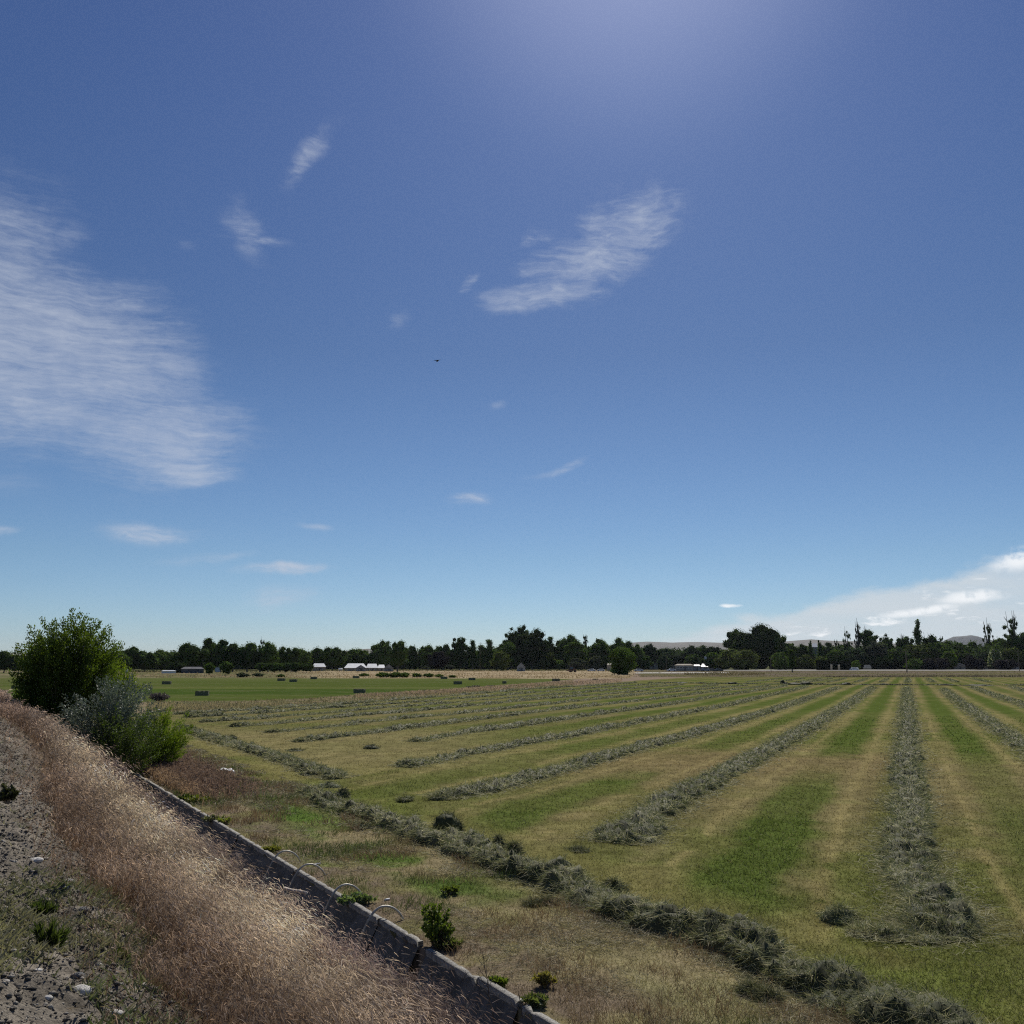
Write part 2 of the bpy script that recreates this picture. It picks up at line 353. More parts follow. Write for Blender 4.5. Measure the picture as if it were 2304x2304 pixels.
# ------------------------------------------------------------------ traced rows of cut hay (photo pixels on the level field)
ROWS = {
 'a': [(350, 1611), (438, 1605), (515, 1600), (593, 1596), (645, 1592), (722, 1586), (800, 1583), (893, 1575), (1017, 1566), (1110, 1558), (1204, 1550), (1297, 1545), (1400, 1538.6), (1445, 1536)],
 'b': [(366, 1618), (438, 1614), (494, 1611), (541, 1608), (606, 1603), (670, 1597.5), (748, 1592), (800, 1588), (893, 1584), (986, 1576), (1079, 1569), (1173, 1561), (1266, 1553.5), (1378, 1546), (1468, 1540.5), (1510, 1538)],
 'c': [(404, 1628), (476, 1626), (541, 1621), (593, 1615.6), (645, 1610.5), (709, 1606.6), (774, 1601), (847, 1594), (955, 1587), (1064, 1577), (1173, 1569), (1297, 1559.5), (1352, 1555), (1416, 1550), (1481, 1545), (1546, 1540)],
 'd': [(481, 1639), (528, 1635), (593, 1630), (645, 1626), (696, 1621), (761, 1614), (813, 1609), (909, 1603), (986, 1595), (1079, 1586), (1204, 1574), (1300, 1567), (1403, 1559), (1481, 1553), (1546, 1549), (1623, 1541)],
 'e': [(562, 1652), (616, 1648), (657, 1643), (722, 1637.6), (774, 1632.5), (856, 1620), (924, 1615.6), (992, 1609), (1079, 1601.6), (1173, 1591), (1266, 1581), (1352, 1572), (1429, 1564), (1533, 1556), (1598, 1550), (1688, 1542)],
 'f': [(627, 1673), (665, 1671), (709, 1666), (753, 1659.6), (800, 1654), (856, 1646.6), (930, 1637), (1017, 1625), (1095, 1615.6), (1204, 1603), (1300, 1591.5), (1365, 1585), (1429, 1578), (1520, 1567.5), (1585, 1559), (1662, 1551), (1740, 1543)],
 'g': [(918, 1674.6), (958, 1664), (1048, 1647), (1110, 1642), (1173, 1632.7), (1235, 1623), (1300, 1614), (1346, 1606), (1409, 1599), (1494, 1587.6), (1559, 1576), (1623, 1565.6), (1688, 1556.6), (1753, 1546), (1775, 1543)],
 'h': [(877, 1732), (924, 1724), (986, 1709), (1048, 1699), (1110, 1687), (1173, 1673), (1266, 1659), (1320, 1648), (1365, 1638), (1429, 1626.5), (1507, 1611), (1585, 1596.7), (1649, 1585), (1714, 1568), (1762, 1558.4), (1819, 1544)],
 'i': [(945, 1802), (1006, 1795), (1055, 1785), (1130, 1768), (1213, 1745), (1300, 1724), (1352, 1707), (1430, 1685), (1494, 1670), (1559, 1652), (1623, 1634), (1688, 1613.5), (1762, 1591), (1825, 1569), (1887, 1547)],
 'j': [(1372, 1910), (1404, 1894), (1456, 1842), (1518, 1803), (1612, 1754), (1700, 1706), (1762, 1672.5), (1825, 1635), (1887, 1597.5), (1934, 1568), (1965, 1546)],
 'k': [(2149, 2122), (2124, 2083), (2083, 2033), (2053, 1966), (2046, 1915), (2045, 1853), (2045, 1790), (2044, 1728), (2043, 1676), (2043, 1624), (2042, 1580), (2041, 1547)],
 'l': [(2500, 1806), (2400, 1742), (2304, 1677), (2247, 1641), (2200, 1607), (2153, 1575.6), (2122, 1550)],
 'm': [(2500, 1653), (2400, 1620), (2304, 1586.6), (2262, 1572.5), (2216, 1557), (2187, 1546)],
 'n': [(2480, 1607), (2304, 1554), (2272, 1544)]}
VPX, VPY = 2045.0, 1499.0
_rk = []
for k_, pts in ROWS.items():
    p = np.array(sorted(pts, key=lambda q: q[1]), float); _rk.append((p[:, 1], (p[:, 0]-VPX)/(p[:, 1]-VPY)))
def rowcoord(px, py):
    yy = np.clip(py, 1507, 4000)
    K = np.stack([np.interp(yy, a, b) for a, b in _rk], -1); k = (px-VPX)/(yy-VPY)
    r = np.zeros(len(k))
    idx = (K <= k[:, None]).sum(1)
    lo = np.clip(idx-1, 0, K.shape[1]-2); a = np.take_along_axis(K, lo[:, None], 1)[:, 0]; b = np.take_along_axis(K, lo[:, None]+1, 1)[:, 0]
    r = lo + (k-a)/np.maximum(b-a, 1e-3)
    r = np.where(idx == 0, (k-K[:, 0])/1.7, r); r = np.where(idx == K.shape[1], K.shape[1]-1 + (k-K[:, -1])/1.6, r)
    return r
def lerp(a, b, f):
    f = np.asarray(f)[..., None] if np.ndim(f) else f
    return np.asarray(a)*(1-f) + np.asarray(b)*f
TAN, TAN2, BRN = (.182, .165, .066), (.125, .135, .042), (.180, .145, .075)
GRN, DGRN, STRAW = (.082, .110, .026), (.092, .106, .028), (.34, .29, .17)
def field_col(x, y):
    """true surface colour of the field by place"""
    P = np.stack([x, y, 0*x], -1); px, py = project(P); n, s = to_ns(x, y)
    py = np.where(y > 1, np.maximum(py, 1497.5), 3000.0); px = np.where(y > 1, px, 1152)
    XYp = XY(x, y)
    f1 = fbm(XYp, .16, 4, 1); f2 = fbm(XYp, .9, 4, 2); f3 = fbm(XYp, .05, 3, 3); f4 = fbm(XYp, 3.0, 3, 8)
    c = lerp(TAN, TAN2, sstep(f1 + .4*(f2-.5), .38, .62)); c = lerp(c, BRN, sstep(f3+.5*(f2-.5), .5, .72)*.6)
    rc = rowcoord(px, py) + .05*(f2-.5); gi = np.floor(rc).astype(int); fr = rc-np.floor(rc)
    fe = fr+.045*(f2-.5)+.04*(f4-.5); band = sstep(fe, .32, .42)*sstep(fe, .70, .60)
    amt = np.select([gi >= 11, gi == 10, gi == 9, gi == 8, gi == 7, gi < 7], [.85, 1.0, 1.0, 1.0, .75, .6], 0.0)
    amt = np.where(gi == 12, .55, amt)
    wp = (f2-.5)*26; gap = .8*sstep(py+wp, 1690, 1706)*sstep(py+wp, 1780, 1715); gap = np.where(gi == 8, sstep(py+wp, 1672, 1700)*sstep(py+wp, 1765, 1715), gap)
    gap = np.where(gi == 10, sstep(py+wp, 1680, 1730)*.55, gap); gap = np.where(gi >= 11, 0, gap)
    amt = amt*(1-gap*.95)*(.82+.35*sstep(f1+f2*.3, .45, .75))
    amt = np.where((gi < 7), amt*(.6 + sstep(px, 900, 1500)), amt)
    wide = band*np.clip(amt, 0, 1)
    c = lerp(c, GRN, wide)
    c = lerp(c, DGRN, sstep(fr, .80, .90)*.6*(gi >= 7)); c = lerp(c, DGRN, sstep(fr, .16, .06)*.55)
    c = lerp(c, lerp(TAN, DGRN, .5), ((gi <= 8) & (py > 1600))*.35*sstep(f1, .4, .6))
    tanpatch = sstep(py, 1630, 1650)*sstep(py, 1740, 1700)*sstep(px, 1250, 950); c = lerp(c, (.22, .185, .09), tanpatch*.6)
    brnp = gap*((gi == 9) | (gi == 8)); c = lerp(c, (.195, .142, .075), brnp*.55)
    # tan wheel lines of stubble either side of the green bands
    ln = sstep(np.abs(fr-.74), .05, .0)+sstep(np.abs(fr-.27), .04, .0); c = lerp(c, (.27, .225, .10), ln*.6*(f2 > .38)*(gi >= 7))
    # headland: turning strip along the ditch
    hl = sstep(n, 5.6, 4.0)*(s < 60); mixc = lerp((.175, .16, .06), (.115, .135, .035), sstep(f1*.6+f2*.4, .42, .60)); c = lerp(c, mixc, hl*.75)
    inner = sstep(n, 3.2, 2.6)
    near = lerp((.235, .195, .11), (.165, .150, .07), sstep(f2*.7+f4*.3, .44, .58)); near = lerp(near, (.12, .145, .045), sstep(fbm(XYp, .55, 3, 21), .52, .62)*.75)
    near = lerp(near, (.30, .25, .15), sstep(s, 4, 0)*.5)
    c = lerp(c, near, inner)
    gs = sstep(np.abs(n-1.75-.3*(f1-.5)), .75, .25)*sstep(s, 2, 6)*sstep(s, 60, 30)*sstep(f2*.6+f1*.4, .40, .55); c = lerp(c, (.09, .150, .03), gs*.85)
    so = sstep(n, 1.5, .7)*sstep(f2*.5+f4*.5, .62, .42); c = lerp(c, (.175, .135, .10), so*.85)
    # beyond the field: zones
    yRa = np.interp(px, [-2000, 300, 515, 800, 1017, 1297, 1445, 1600, 5000], [1625, 1612, 1600, 1582, 1566, 1545, 1533, 1524, 1524])
    yB = np.interp(px, [-2000, 0, 340, 560, 700, 868, 1000, 1110, 1204, 1290, 1400, 5000], [1600, 1585, 1579, 1577, 1571, 1558, 1552, 1543, 1537, 1528.5, 1520, 1500])
    yT = np.interp(px, [-2000, 700, 1100, 1300, 1420, 1440, 5000], [1526, 1526, 1526.5, 1527.5, 1526, 1500, 1500])
    weed = lerp((.225, .175, .115), (.13, .13, .065), sstep(f2, .42, .58)); weed = lerp(weed, (.27, .20, .16), sstep(px, 850, 1050)*sstep(py, 1575, 1555)*.7)
    c = lerp(c, weed, sstep(py, yRa-1, yRa-4))
    gb = lerp((.078, .102, .026), (.054, .086, .018), sstep(np.abs(py-1556), 9, 5)); gb = lerp(gb, (.115, .13, .04), sstep(np.abs(py-1548-2*(f1-.5)), 3.5, 1)*.7)
    gb = lerp(gb, (.115, .13, .045), sstep(py, 1536, 1528)*.5); gb = lerp(gb, (.115, .12, .05), sstep(fbm(XY(px*.006, py*.9), 1, 4, 46), .48, .68)*.5)*(.85+.3*f2[..., None])
    c = lerp(c, gb, sstep(py, yB+1.0, yB-1.5)*(px < 1420))
    wheat = lerp((.36, .29, .185), (.26, .20, .12), sstep(fbm(XY(px*.02, py*.9), 1, 3, 31), .42, .6)); wheat = lerp(lerp((.20, .17, .10), (.13, .13, .06), sstep(fbm(XY(px*.03, py*.5), 1, 3, 36), .42, .58)), wheat, sstep(px, 560, 820))
    c = lerp(c, wheat, sstep(py, yT+.8, yT-.8)*(px < 1440))
    rw = lerp((.155, .125, .095), (.13, .12, .06), sstep(fbm(XY(px*.015, py*.7), 1, 3, 41), .4, .62))
    c = lerp(c, rw, sstep(py, 1524.5, 1522.5)*(px >= 1436))
    far = lerp((.11, .11, .055), (.075, .085, .04), sstep(f3, .4, .6)); yF = np.interp(px, [-9e3, 700, 1400, 1450, 1e4], [1514, 1508.5, 1508.5, 1507, 1507])
    c = lerp(c, far, sstep(py, yF+.5, yF-.7))
    c = c*(.90+.25*(f4[..., None]-.5)*2*sstep(y, 120, 20)[..., None] + .10)
    return c

# ------------------------------------------------------------------ the ground: one sheet out to the horizon
azs = np.concatenate([np.radians(np.linspace(-180, -42, 28)), np.radians(np.linspace(-40, 40, 470)), np.radians(np.linspace(42, 180, 28))])
ds = np.concatenate([np.linspace(.5, 5, 6), 5*np.exp(np.linspace(.02, math.log(650/5), 560)), np.geomspace(700, 26000, 40)])
GA, GD = np.meshgrid(azs, ds)
gx, gy = (np.sin(GA)*GD).ravel(), (np.cos(GA)*GD).ravel(); gn, gs_ = to_ns(gx, gy)
gz = .10*(fbm(XY(gx, gy), .35, 3, 50)-.5)*sstep(gy, 400, 60) + .05*(fbm(XY(gx, gy), 2.2, 3, 51)-.5)*sstep(GD.ravel(), 60, 20)*sstep(gn, .1, .6)
gz = gz*sstep(gn, .05, .5)
gz = np.where((gn < -.02) & (gs_ > -60) & (gs_ < 140), -.9 - .2*sstep(gn, -.02, -1), gz)      # room for ditch and bank
nr, nc = len(ds), len(azs)
I = np.arange(nr*nc).reshape(nr, nc)
Fq = np.stack([I[:-1, :-1], I[1:, :-1], I[1:, 1:], I[:-1, 1:]], -1).reshape(-1, 4)[:, ::-1]
o = mesh_obj('ground', np.stack([gx, gy, gz], -1), [Fq], M_FIELD, col=field_col(gx, gy), smooth=True); tag(o, kind='structure')

# bank (canal embankment) with the rough dirt crest
sb = np.concatenate([np.arange(-30, -8, 1.0), np.arange(-8, 6, .045), 6+np.cumsum(np.geomspace(.05, 2.2, 190))]); nb = np.concatenate([np.array([-60, -30, -20, -14, -10, -8]), np.arange(-7, -.88, .045)])
SB, NBm = np.meshgrid(sb, nb); bn, bs = NBm.ravel(), SB.ravel(); P = from_ns(bn, bs, 0.0); P[:, 2] = bank_z(bn, bs)
P[:, 2] += np.where(bn > -.95, -.02, 0)
q1 = fbm(XY(bn, bs), .8, 4, 61); q2 = fbm(XY(bn, bs), 6, 4, 62)
bc = lerp((.165, .145, .118), (.25, .22, .178), sstep(q1*.5+q2*.5, .4, .6)); bc = lerp(bc, (.16, .115, .08), sstep(bn, -3.9, -3.3)*.8)
I = np.arange(len(nb)*len(sb)).reshape(len(nb), len(sb))
Fq = np.stack([I[:-1, :-1], I[1:, :-1], I[1:, 1:], I[:-1, 1:]], -1).reshape(-1, 4)
o = mesh_obj('embankment', P, [Fq[:, ::-1]], M_BANK, col=bc, smooth=True); tag(o, kind='structure')

# hills on the horizon
def hills(name, pts, dist, depth, colr):
    p = np.array(pts, float); xs = np.linspace(p[0, 0], p[-1, 0], 260); ty = np.interp(xs, p[:, 0], p[:, 1])
    V = []; C = []
    for j, (fd, fh) in enumerate([(-1, 0), (-.75, .25), (-.55, .55), (-.4, .62), (-.2, .9), (0, 1), (.4, .8), (1, 0)]):
        d = dist + fd*depth; az_ = np.array([azel(x, YH)[0] for x in xs]); h = (YH-ty)/FPX*dist*fh
        x_, y_ = np.sin(az_)*d, np.cos(az_)*d
        h = EYE*fh + h*(1 + (.35*(fbm(XY(x_, y_), .0012, 4, 71)-.5) if 0 < fh < 1 else .03*(fbm(XY(x_, y_), .004, 3, 72)-.5)))
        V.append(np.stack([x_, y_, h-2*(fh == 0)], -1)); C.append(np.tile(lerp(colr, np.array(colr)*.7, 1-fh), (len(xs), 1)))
    I = np.arange(8*len(xs)).reshape(8, -1); Fq = np.stack([I[:-1, :-1], I[:-1, 1:], I[1:, 1:], I[1:, :-1]], -1).reshape(-1, 4)
    o = mesh_obj(name, np.concatenate(V), [Fq], M_HILL, col=np.concatenate(C), smooth=True); tag(o, kind='structure')
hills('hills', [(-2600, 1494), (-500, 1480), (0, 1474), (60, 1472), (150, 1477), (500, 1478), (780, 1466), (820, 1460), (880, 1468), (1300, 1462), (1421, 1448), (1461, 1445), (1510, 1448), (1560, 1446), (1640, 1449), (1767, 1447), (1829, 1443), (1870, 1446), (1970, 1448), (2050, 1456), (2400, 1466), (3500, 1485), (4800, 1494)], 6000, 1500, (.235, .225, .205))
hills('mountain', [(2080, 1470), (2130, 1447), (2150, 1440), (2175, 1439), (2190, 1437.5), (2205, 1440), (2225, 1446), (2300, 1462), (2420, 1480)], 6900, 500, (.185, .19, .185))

# pale road in front of the far trees
def strip(name, pts, mat, z=.03):
    V = []; 
    for (x0, y0), (x1, y1) in pts: V += [ground(x0, y0, z), ground(x1, y1, z)]
    F = [(2*i, 2*i+1, 2*i+3, 2*i+2) for i in range(len(pts)-1)]
    o = MB().add(V, F).build(name, mat); tag(o, kind='structure')
strip('road', [((x, 1506.9), (x, 1508.5)) for x in (1600, 1700, 1900, 2100, 2304, 2700)], M_ROAD, .25)
strip('path', [((x, 1512.3+(1640-x)*.004), (x, 1514.2+(1640-x)*.004)) for x in (1430, 1480, 1540, 1600, 1640)], M_ROAD, .06)

# ------------------------------------------------------------------ concrete irrigation ditch
ditch = empty('irrigation_ditch', from_ns(0, 0, 0)); dz = Vector(ditch.location)
tag(ditch, 'concrete lined irrigation ditch with pale broken lip beside the dry grass bank', 'irrigation ditch')
def at_s(px, py): p = ground(px, py, .05); return to_ns(p[0], p[1])[1]
joints = [-6.0, -3.2, at_s(1166, 2262)-.0, at_s(1066, 2203), at_s(975, 2130), at_s(850, 2068), at_s(668, 1958), 11.0, 14.3, 17.5, 21, 25, 30, 37, 46, 58, 75, 100, 130]
notch = {2: .05, 4: .24, 6: .07, 8: .05}
for j in range(len(joints)-1):
    s0, s1 = joints[j]+.005, joints[j+1]-.005
    if j in notch: s0 += notch[j]
    m = max(6, int((s1-s0)/(.06 if j < 8 else .25))); ss = np.linspace(s0, s1, m); off = rng.uniform(-.012, .012); offz = rng.uniform(-.02, .012)
    prof = [(-1.02, .02), (-.94, .04), (-.62, -.52), (-.28, -.52), (-.015, -.02), (0, .02)]
    V = []
    for k, (n_, z_) in enumerate(prof):
        nn = n_ + off + .005*(fbm(XY(ss, 0*ss+k), 6, 3, 81+j)-.5); zz = z_ + offz + .018*(fbm(XY(ss, 0*ss+k+9), 5, 3, 90+j)-.5)
        V.append(from_ns(nn, ss, 0) - np.array(dz) + np.stack([0*ss, 0*ss, zz], -1))
    I = np.arange(len(prof)*m).reshape(len(prof), m); Fq = np.stack([I[:-1, :-1], I[1:, :-1], I[1:, 1:], I[:-1, 1:]], -1).reshape(-1, 4)
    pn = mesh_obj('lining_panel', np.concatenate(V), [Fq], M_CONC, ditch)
    # lip: a chipped coping set on top of the far wall
    ch = .03*np.clip(fbm(XY(ss, 0*ss+3), 7, 3, 120+j)-.62, 0, 1)/.2
    V = []
    for (n_, z_) in [(-.012, -.03), (-.016, .055), (.052, .060), (.060, -.08)]:
        V.append(from_ns(n_+off+.010*(fbm(XY(ss, 0*ss+n_*50), 9, 3, 140+j)-.5)+(ch if n_ < 0 else -ch*.5), ss, 0)-np.array(dz)+np.stack([0*ss, 0*ss, z_+offz-(ch if z_ > 0 else 0)+.012*(fbm(XY(ss, 0*ss), 8, 3, 160+j)-.5)], -1))
    I = np.arange(4*m).reshape(4, m); Fq = np.stack([I[:-1, :-1], I[1:, :-1], I[1:, 1:], I[:-1, 1:]], -1).reshape(-1, 4)
    ends = [[I[0, 0], I[1, 0], I[2, 0], I[3, 0]], [I[3, -1], I[2, -1], I[1, -1], I[0, -1]]]
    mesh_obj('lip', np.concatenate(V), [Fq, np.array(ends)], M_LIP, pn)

# four siphon tubes over the lip
def siphon(px, py, label, tilt, r=.014):
    s = at_s(px, py); o = empty('siphon_tube', from_ns(0, s, .05)); b = np.array(o.location)
    ctrl = np.array([(-.34, -.44), (-.26, -.25), (-.17, -.05), (-.09, .08), (.0, .145), (.09, .15), (.18, .12), (.27, .05), (.34, -.07)])
    u = np.linspace(0, len(ctrl)-1, 30); n_ = np.interp(u, range(len(ctrl)), ctrl[:, 0]); z_ = np.interp(u, range(len(ctrl)), ctrl[:, 1])
    for _ in range(2):
        n_[1:-1] = (n_[:-2]+n_[1:-1]*2+n_[2:])/4; z_[1:-1] = (z_[:-2]+z_[1:-1]*2+z_[2:])/4
    pts = from_ns(n_, s + tilt*(n_+.1), 0) - b + np.stack([0*z_, 0*z_, z_+.0], -1); pts[:, 2] += b[2]
    MB().tube(pts, r, 10).build('tube', M_TUBE, o, smooth=True)
    tag(o, label, 'siphon tube', 'siphon tubes over the ditch lip')
siphon(631, 1936, 'farthest bent grey siphon tube over the ditch lip, nearest the bushes', -.10)
siphon(684, 1967, 'second farthest bent siphon tube, just beyond a dark joint in the ditch lip', -.16)
siphon(766, 2016, 'tall bent grey siphon tube crossing the lip beside a low green weed patch', -.06, .015)
siphon(859, 2066, 'nearest bent siphon tube over the ditch lip, behind the leafy green weed', -.12, .016)

# ------------------------------------------------------------------ windrows of cut hay
HA, HB, HC = (.150, .166, .074), (.275, .270, .140), (.50, .46, .29)
def smooth_path(pts, px=True):
    p = np.array([ground(*q) if px else q for q in pts])[:, :2]
    L = np.concatenate([[0], np.cumsum(np.linalg.norm(np.diff(p, axis=0), axis=1))]); return p, L
def windrow(name, pts, width, height, label, lumps=(), seed=0, blade=1.0, world=False, dark=0.0, cat='hay row', gap=0.0, wob=.12):
    p, L = smooth_path(pts, not world); s = [0.0]
    while s[-1] < L[-1]:
        q = np.array([np.interp(s[-1], L, p[:, 0]), np.interp(s[-1], L, p[:, 1])]); s.append(s[-1]+float(np.clip(np.hypot(*q)*.0042, .045, .8)))
    s = np.array(s[:-1]+[L[-1]]); c = np.stack([np.interp(s, L, p[:, 0]), np.interp(s, L, p[:, 1])], -1)
    for _ in range(3):
        kk = max(2, min(10, len(s)//6)); pad = np.concatenate([np.repeat(c[:1], kk, 0), c, np.repeat(c[-1:], kk, 0)]); c = np.stack([np.convolve(pad[:, i], np.ones(2*kk+1)/(2*kk+1), 'valid') for i in (0, 1)], -1)
    t = np.gradient(c, axis=0); t /= np.linalg.norm(t, axis=1)[:, None]+1e-9; nrm = np.stack([t[:, 1], -t[:, 0]], -1)
    c = c + nrm*(wob*(fbm(XY(s, 0*s+seed), .5, 3, seed)-.5))[:, None]
    wd = width*.84*(.82+.5*fbm(XY(s, 0*s+seed*7), .7, 3, seed+1)-.07); hg = height*.46*(.35+1.3*fbm(XY(s, 0*s+seed*3), 1.1, 3, seed+2))
    end = sstep(s, 0, width*.9)*sstep(L[-1]-s, 0, width*.9); hg = hg*(.15+.85*end); wd = wd*(.45+.55*end)
    if gap: hg = hg*(1-sstep(fbm(XY(s, 0*s+seed), .33, 3, seed+5), .60-gap*.3, .72-gap*.3)*.9)
    sh = np.zeros(len(s))
    for (lx, amp_h, amp_w, side) in lumps:
        gss = np.exp(-((s-lx)/.34)**2); hg = hg+amp_h*gss*.45; wd = wd+amp_w*gss*.55; sh += side*gss
    c = c + nrm*sh[:, None]
    M = 17; ph = np.linspace(0, math.pi, M)
    cs = np.cos(ph)[None, :]; sn = (np.abs(np.sin(ph))**.8)[None, :]
    off = cs*wd[:, None]/2; zz = sn*hg[:, None]
    Q = np.stack([c[:, None, 0]+nrm[:, None, 0]*off, c[:, None, 1]+nrm[:, None, 1]*off, zz], -1)
    d = np.hypot(c[:, 0], c[:, 1])
    k1 = fbm(Q, 2.6, 3, seed+11)-.5; k2 = fbm(Q*np.array([1, 1, .6]), 4.6, 3, seed+12)-.5; k2 = k2 - .9*np.clip(.12-np.abs(fbm(Q, 3.6, 2, seed+15)-.5), 0, 1)*2
    amp = (.55*k1+.45*k2)
    Q[..., 2] *= np.clip(1+1.9*amp, .12, 3); Q[..., 2] += .80*height*k2*sn
    Q[..., :2] += nrm[:, None, :]*(cs*wd[:, None]*.55*k1)[..., None]
    Q[..., 2] = np.where(sn < .05, -.03, np.maximum(Q[..., 2], .0))
    V = Q.reshape(-1, 3); I = np.arange(len(s)*M).reshape(-1, M)
    Fq = np.stack([I[:-1, :-1], I[:-1, 1:], I[1:, 1:], I[1:, :-1]], -1).reshape(-1, 4)
    tone = fbm(V, 1.6, 4, seed+13)
    colr = lerp(np.array(HA)*.45, np.array(HB)*.62, sstep(tone, .35, .65))*(1-dark)
    B = Bl(); B.raw(V, Fq, [], colr)
    # loose stalks
    ds_ = np.gradient(s); per = 4200*blade*np.clip(12/np.maximum(d, 6), 0, 1.6)**1.35*ds_*(width/.9); N = int(per.sum())
    if N > 10:
        i = rng.choice(len(s), N, p=per/per.sum()); j = rng.integers(1, M-1, N); f = rng.random((N, 1)); g2 = rng.random((N, 1))
        i2 = np.minimum(i+1, len(s)-1); P0 = Q[i, j]*(1-f)*(1-g2)+Q[i2, j]*f*(1-g2)+Q[i, np.minimum(j+1, M-1)]*(1-f)*g2+Q[i2, np.minimum(j+1, M-1)]*f*g2
        out = np.stack([nrm[i, 0]*np.cos(ph[j]), nrm[i, 1]*np.cos(ph[j]), np.sin(ph[j])], -1)
        dr = rng.normal(size=(N, 3)); dr[:, 2] *= .45; dr += out*rng.uniform(-.1, .6, (N, 1)); dr /= np.linalg.norm(dr, axis=1)[:, None]
        ln = rng.uniform(.05, .17, N)*(1+.004*d[i]); T = dr*ln[:, None]; T[:, 2] = np.maximum(T[:, 2], -P0[:, 2]*.7)
        Bd = rng.normal(size=(N, 3))*ln[:, None]*.38; Bd[:, 2] -= ln*.26
        W_ = np.maximum(.0035, d[i]*.00052)*rng.uniform(.6, 1.4, N)
        r = rng.random(N); tn = fbm(P0, 1.6, 3, seed+13)
        C = np.where((r < .44)[:, None], HA, np.where((r < .80)[:, None], HB, HC))*(.88+.6*tn[:, None])*(1-dark)
        C = lerp(C, np.array((.07, .11, .045)), (rng.random(N) < .14)*.7)
        B.add(P0-out*.01, T, Bd, W_, C)
        # stray stalks lying beside the row
        n2 = N//5; i = rng.choice(len(s), n2, p=per/per.sum()); offs = rng.normal(size=n2)*.22*width + np.sign(rng.normal(size=n2))*wd[i]*.52
        P0 = np.stack([c[i, 0]+nrm[i, 0]*offs, c[i, 1]+nrm[i, 1]*offs, np.full(n2, .015)], -1); a = rng.uniform(0, 6.28, n2); ln = rng.uniform(.06, .2, n2)
        B.add(P0, np.stack([np.cos(a)*ln, np.sin(a)*ln, rng.uniform(0, .05, n2)], -1), np.zeros((n2, 3)), np.maximum(.0035, d[i]*.0005), lerp(HB, HC, rng.random(n2)*.8))
    o = B.obj(name, M_HAY); tag(o, label, cat, 'rows of cut hay drying on the field'); return o
wl = {
 'a': ('farthest left row of cut hay, running beside the weedy strip by the bales', .85, .26, .2),
 'b': ('row of cut hay just below the one beside the weedy strip', .85, .25, .2),
 'c': ('thin hay row that starts in small bits near the end of the ditch side row', .85, .25, .25),
 'd': ('hay row starting as a thin dark line, fourth down from the weedy strip', .85, .26, .15),
 'e': ('brownish hay row starting in small clumps over a tan patch', .8, .25, .3),
 'f': ('thin brown hay row broken into bits at its left end', .8, .25, .3),
 'g': ('thin tan hay row starting in wisps in the middle of the field', .85, .27, .2),
 'h': ('dense dark hay row whose ragged left end lies at the middle of the photo', .9, .34, .05),
 'i': ('hay row with loose dark clumps trailing off its near left end', .95, .36, .0),
 'j': ('thick hay row with a fat swollen near end, left of the straight row', 1.0, .38, .0),
 'k': ('straight hay row pointing at the camera with its near end hooked to the left', .92, .36, .0),
 'l': ('thick hay row running off the right edge, right of the straight row', .95, .38, .0),
 'm': ('pale hay row leaving the right edge behind the thicker one', .9, .34, .0),
 'n': ('short stretch of far hay row at the right edge near the cross row', .9, .32, .0)}
for q, (k_, pts) in enumerate(ROWS.items()):
    lb, wd, hg, gp = wl[k_]; lumps = []; hg = hg*1.4 if k_ in 'abcdefg' else hg; gp *= .6
    if k_ == 'j': lumps = [(.5, .10, .45, .0), (1.3, .12, .5, -.05), (2.2, .1, .35, 0), (3.2, .05, .2, 0)]
    if k_ == 'i': lumps = [(1.0, .0, -.3, 0), (2.4, .12, .1, 0), (3.6, .10, .2, 0)]
    if k_ == 'k':
        pts = [(1862, 2084), (1930, 2092), (2005, 2104), (2070, 2118), (2120, 2122), (2146, 2100), (2130, 2060)] + pts[2:]
        lumps = [(.3, -.22, -.5, 0), (.9, -.22, -.45, 0), (1.5, -.14, -.35, 0), (2.3, .06, .1, .0), (2.9, .12, .22, 0), (3.8, .05, .12, 0)]
    windrow('windrow', pts, wd, hg, lb, lumps, seed=200+q*17, gap=gp)
windrow('windrow', [(395, 1634), (430, 1646), (469, 1660), (521, 1676), (583, 1691), (635, 1711), (681, 1726), (733, 1741), (775, 1758)], .85, .34, 'hay row along the ditch side, from the bushes to a loose pale end', [(17, .1, .2, 0), (24.2, .12, .35, .2), (25.4, .05, .4, .2)], 501)
hp = [(671, 1778), (712, 1798), (759, 1816), (816, 1833), (868, 1849), (909, 1865), (945, 1885), (990, 1903), (1072, 1930), (1130, 1950), (1184, 1970), (1246, 1992), (1316, 2018), (1378, 2046), (1432, 2070), (1502, 2100), (1585, 2128), (1646, 2158), (1708, 2180), (1812, 2212), (1895, 2242), (1979, 2280), (2062, 2315), (2200, 2380), (2420, 2480)]
lp = []
_p, _L = smooth_path(hp)
for (lx, ah, aw, sd_) in [(690, .14, .15, 0), (735, .16, .2, 0), (765, -.1, -.1, 0), (800, .14, .1, 0), (900, .1, .2, -.0), (990, .22, .35, -.22), (1010, .12, .2, -.25), (1060, .1, .2, 0), (1150, .1, .3, -.1), (1240, .12, .35, -.15), (1330, .02, .2, 0), (1400, .06, .1, 0), (1530, .13, .3, -.2), (1600, .16, .35, -.3), (1660, .12, .3, -.2), (1760, .1, .2, 0), (1880, .14, .3, 0), (1980, .16, .4, 0), (2080, .14, .3, 0), (2180, .12, .3, 0)]:
    lp.append((float(np.interp(lx, [q[0] for q in hp], _L)), ah*(1.2 if lx > 1500 else 1.0), aw, sd_))
windrow('windrow', hp, .68, .42, 'long lumpy dark hay row curving from left of centre to the lower right corner', lp, 520, blade=1.2, dark=.0)
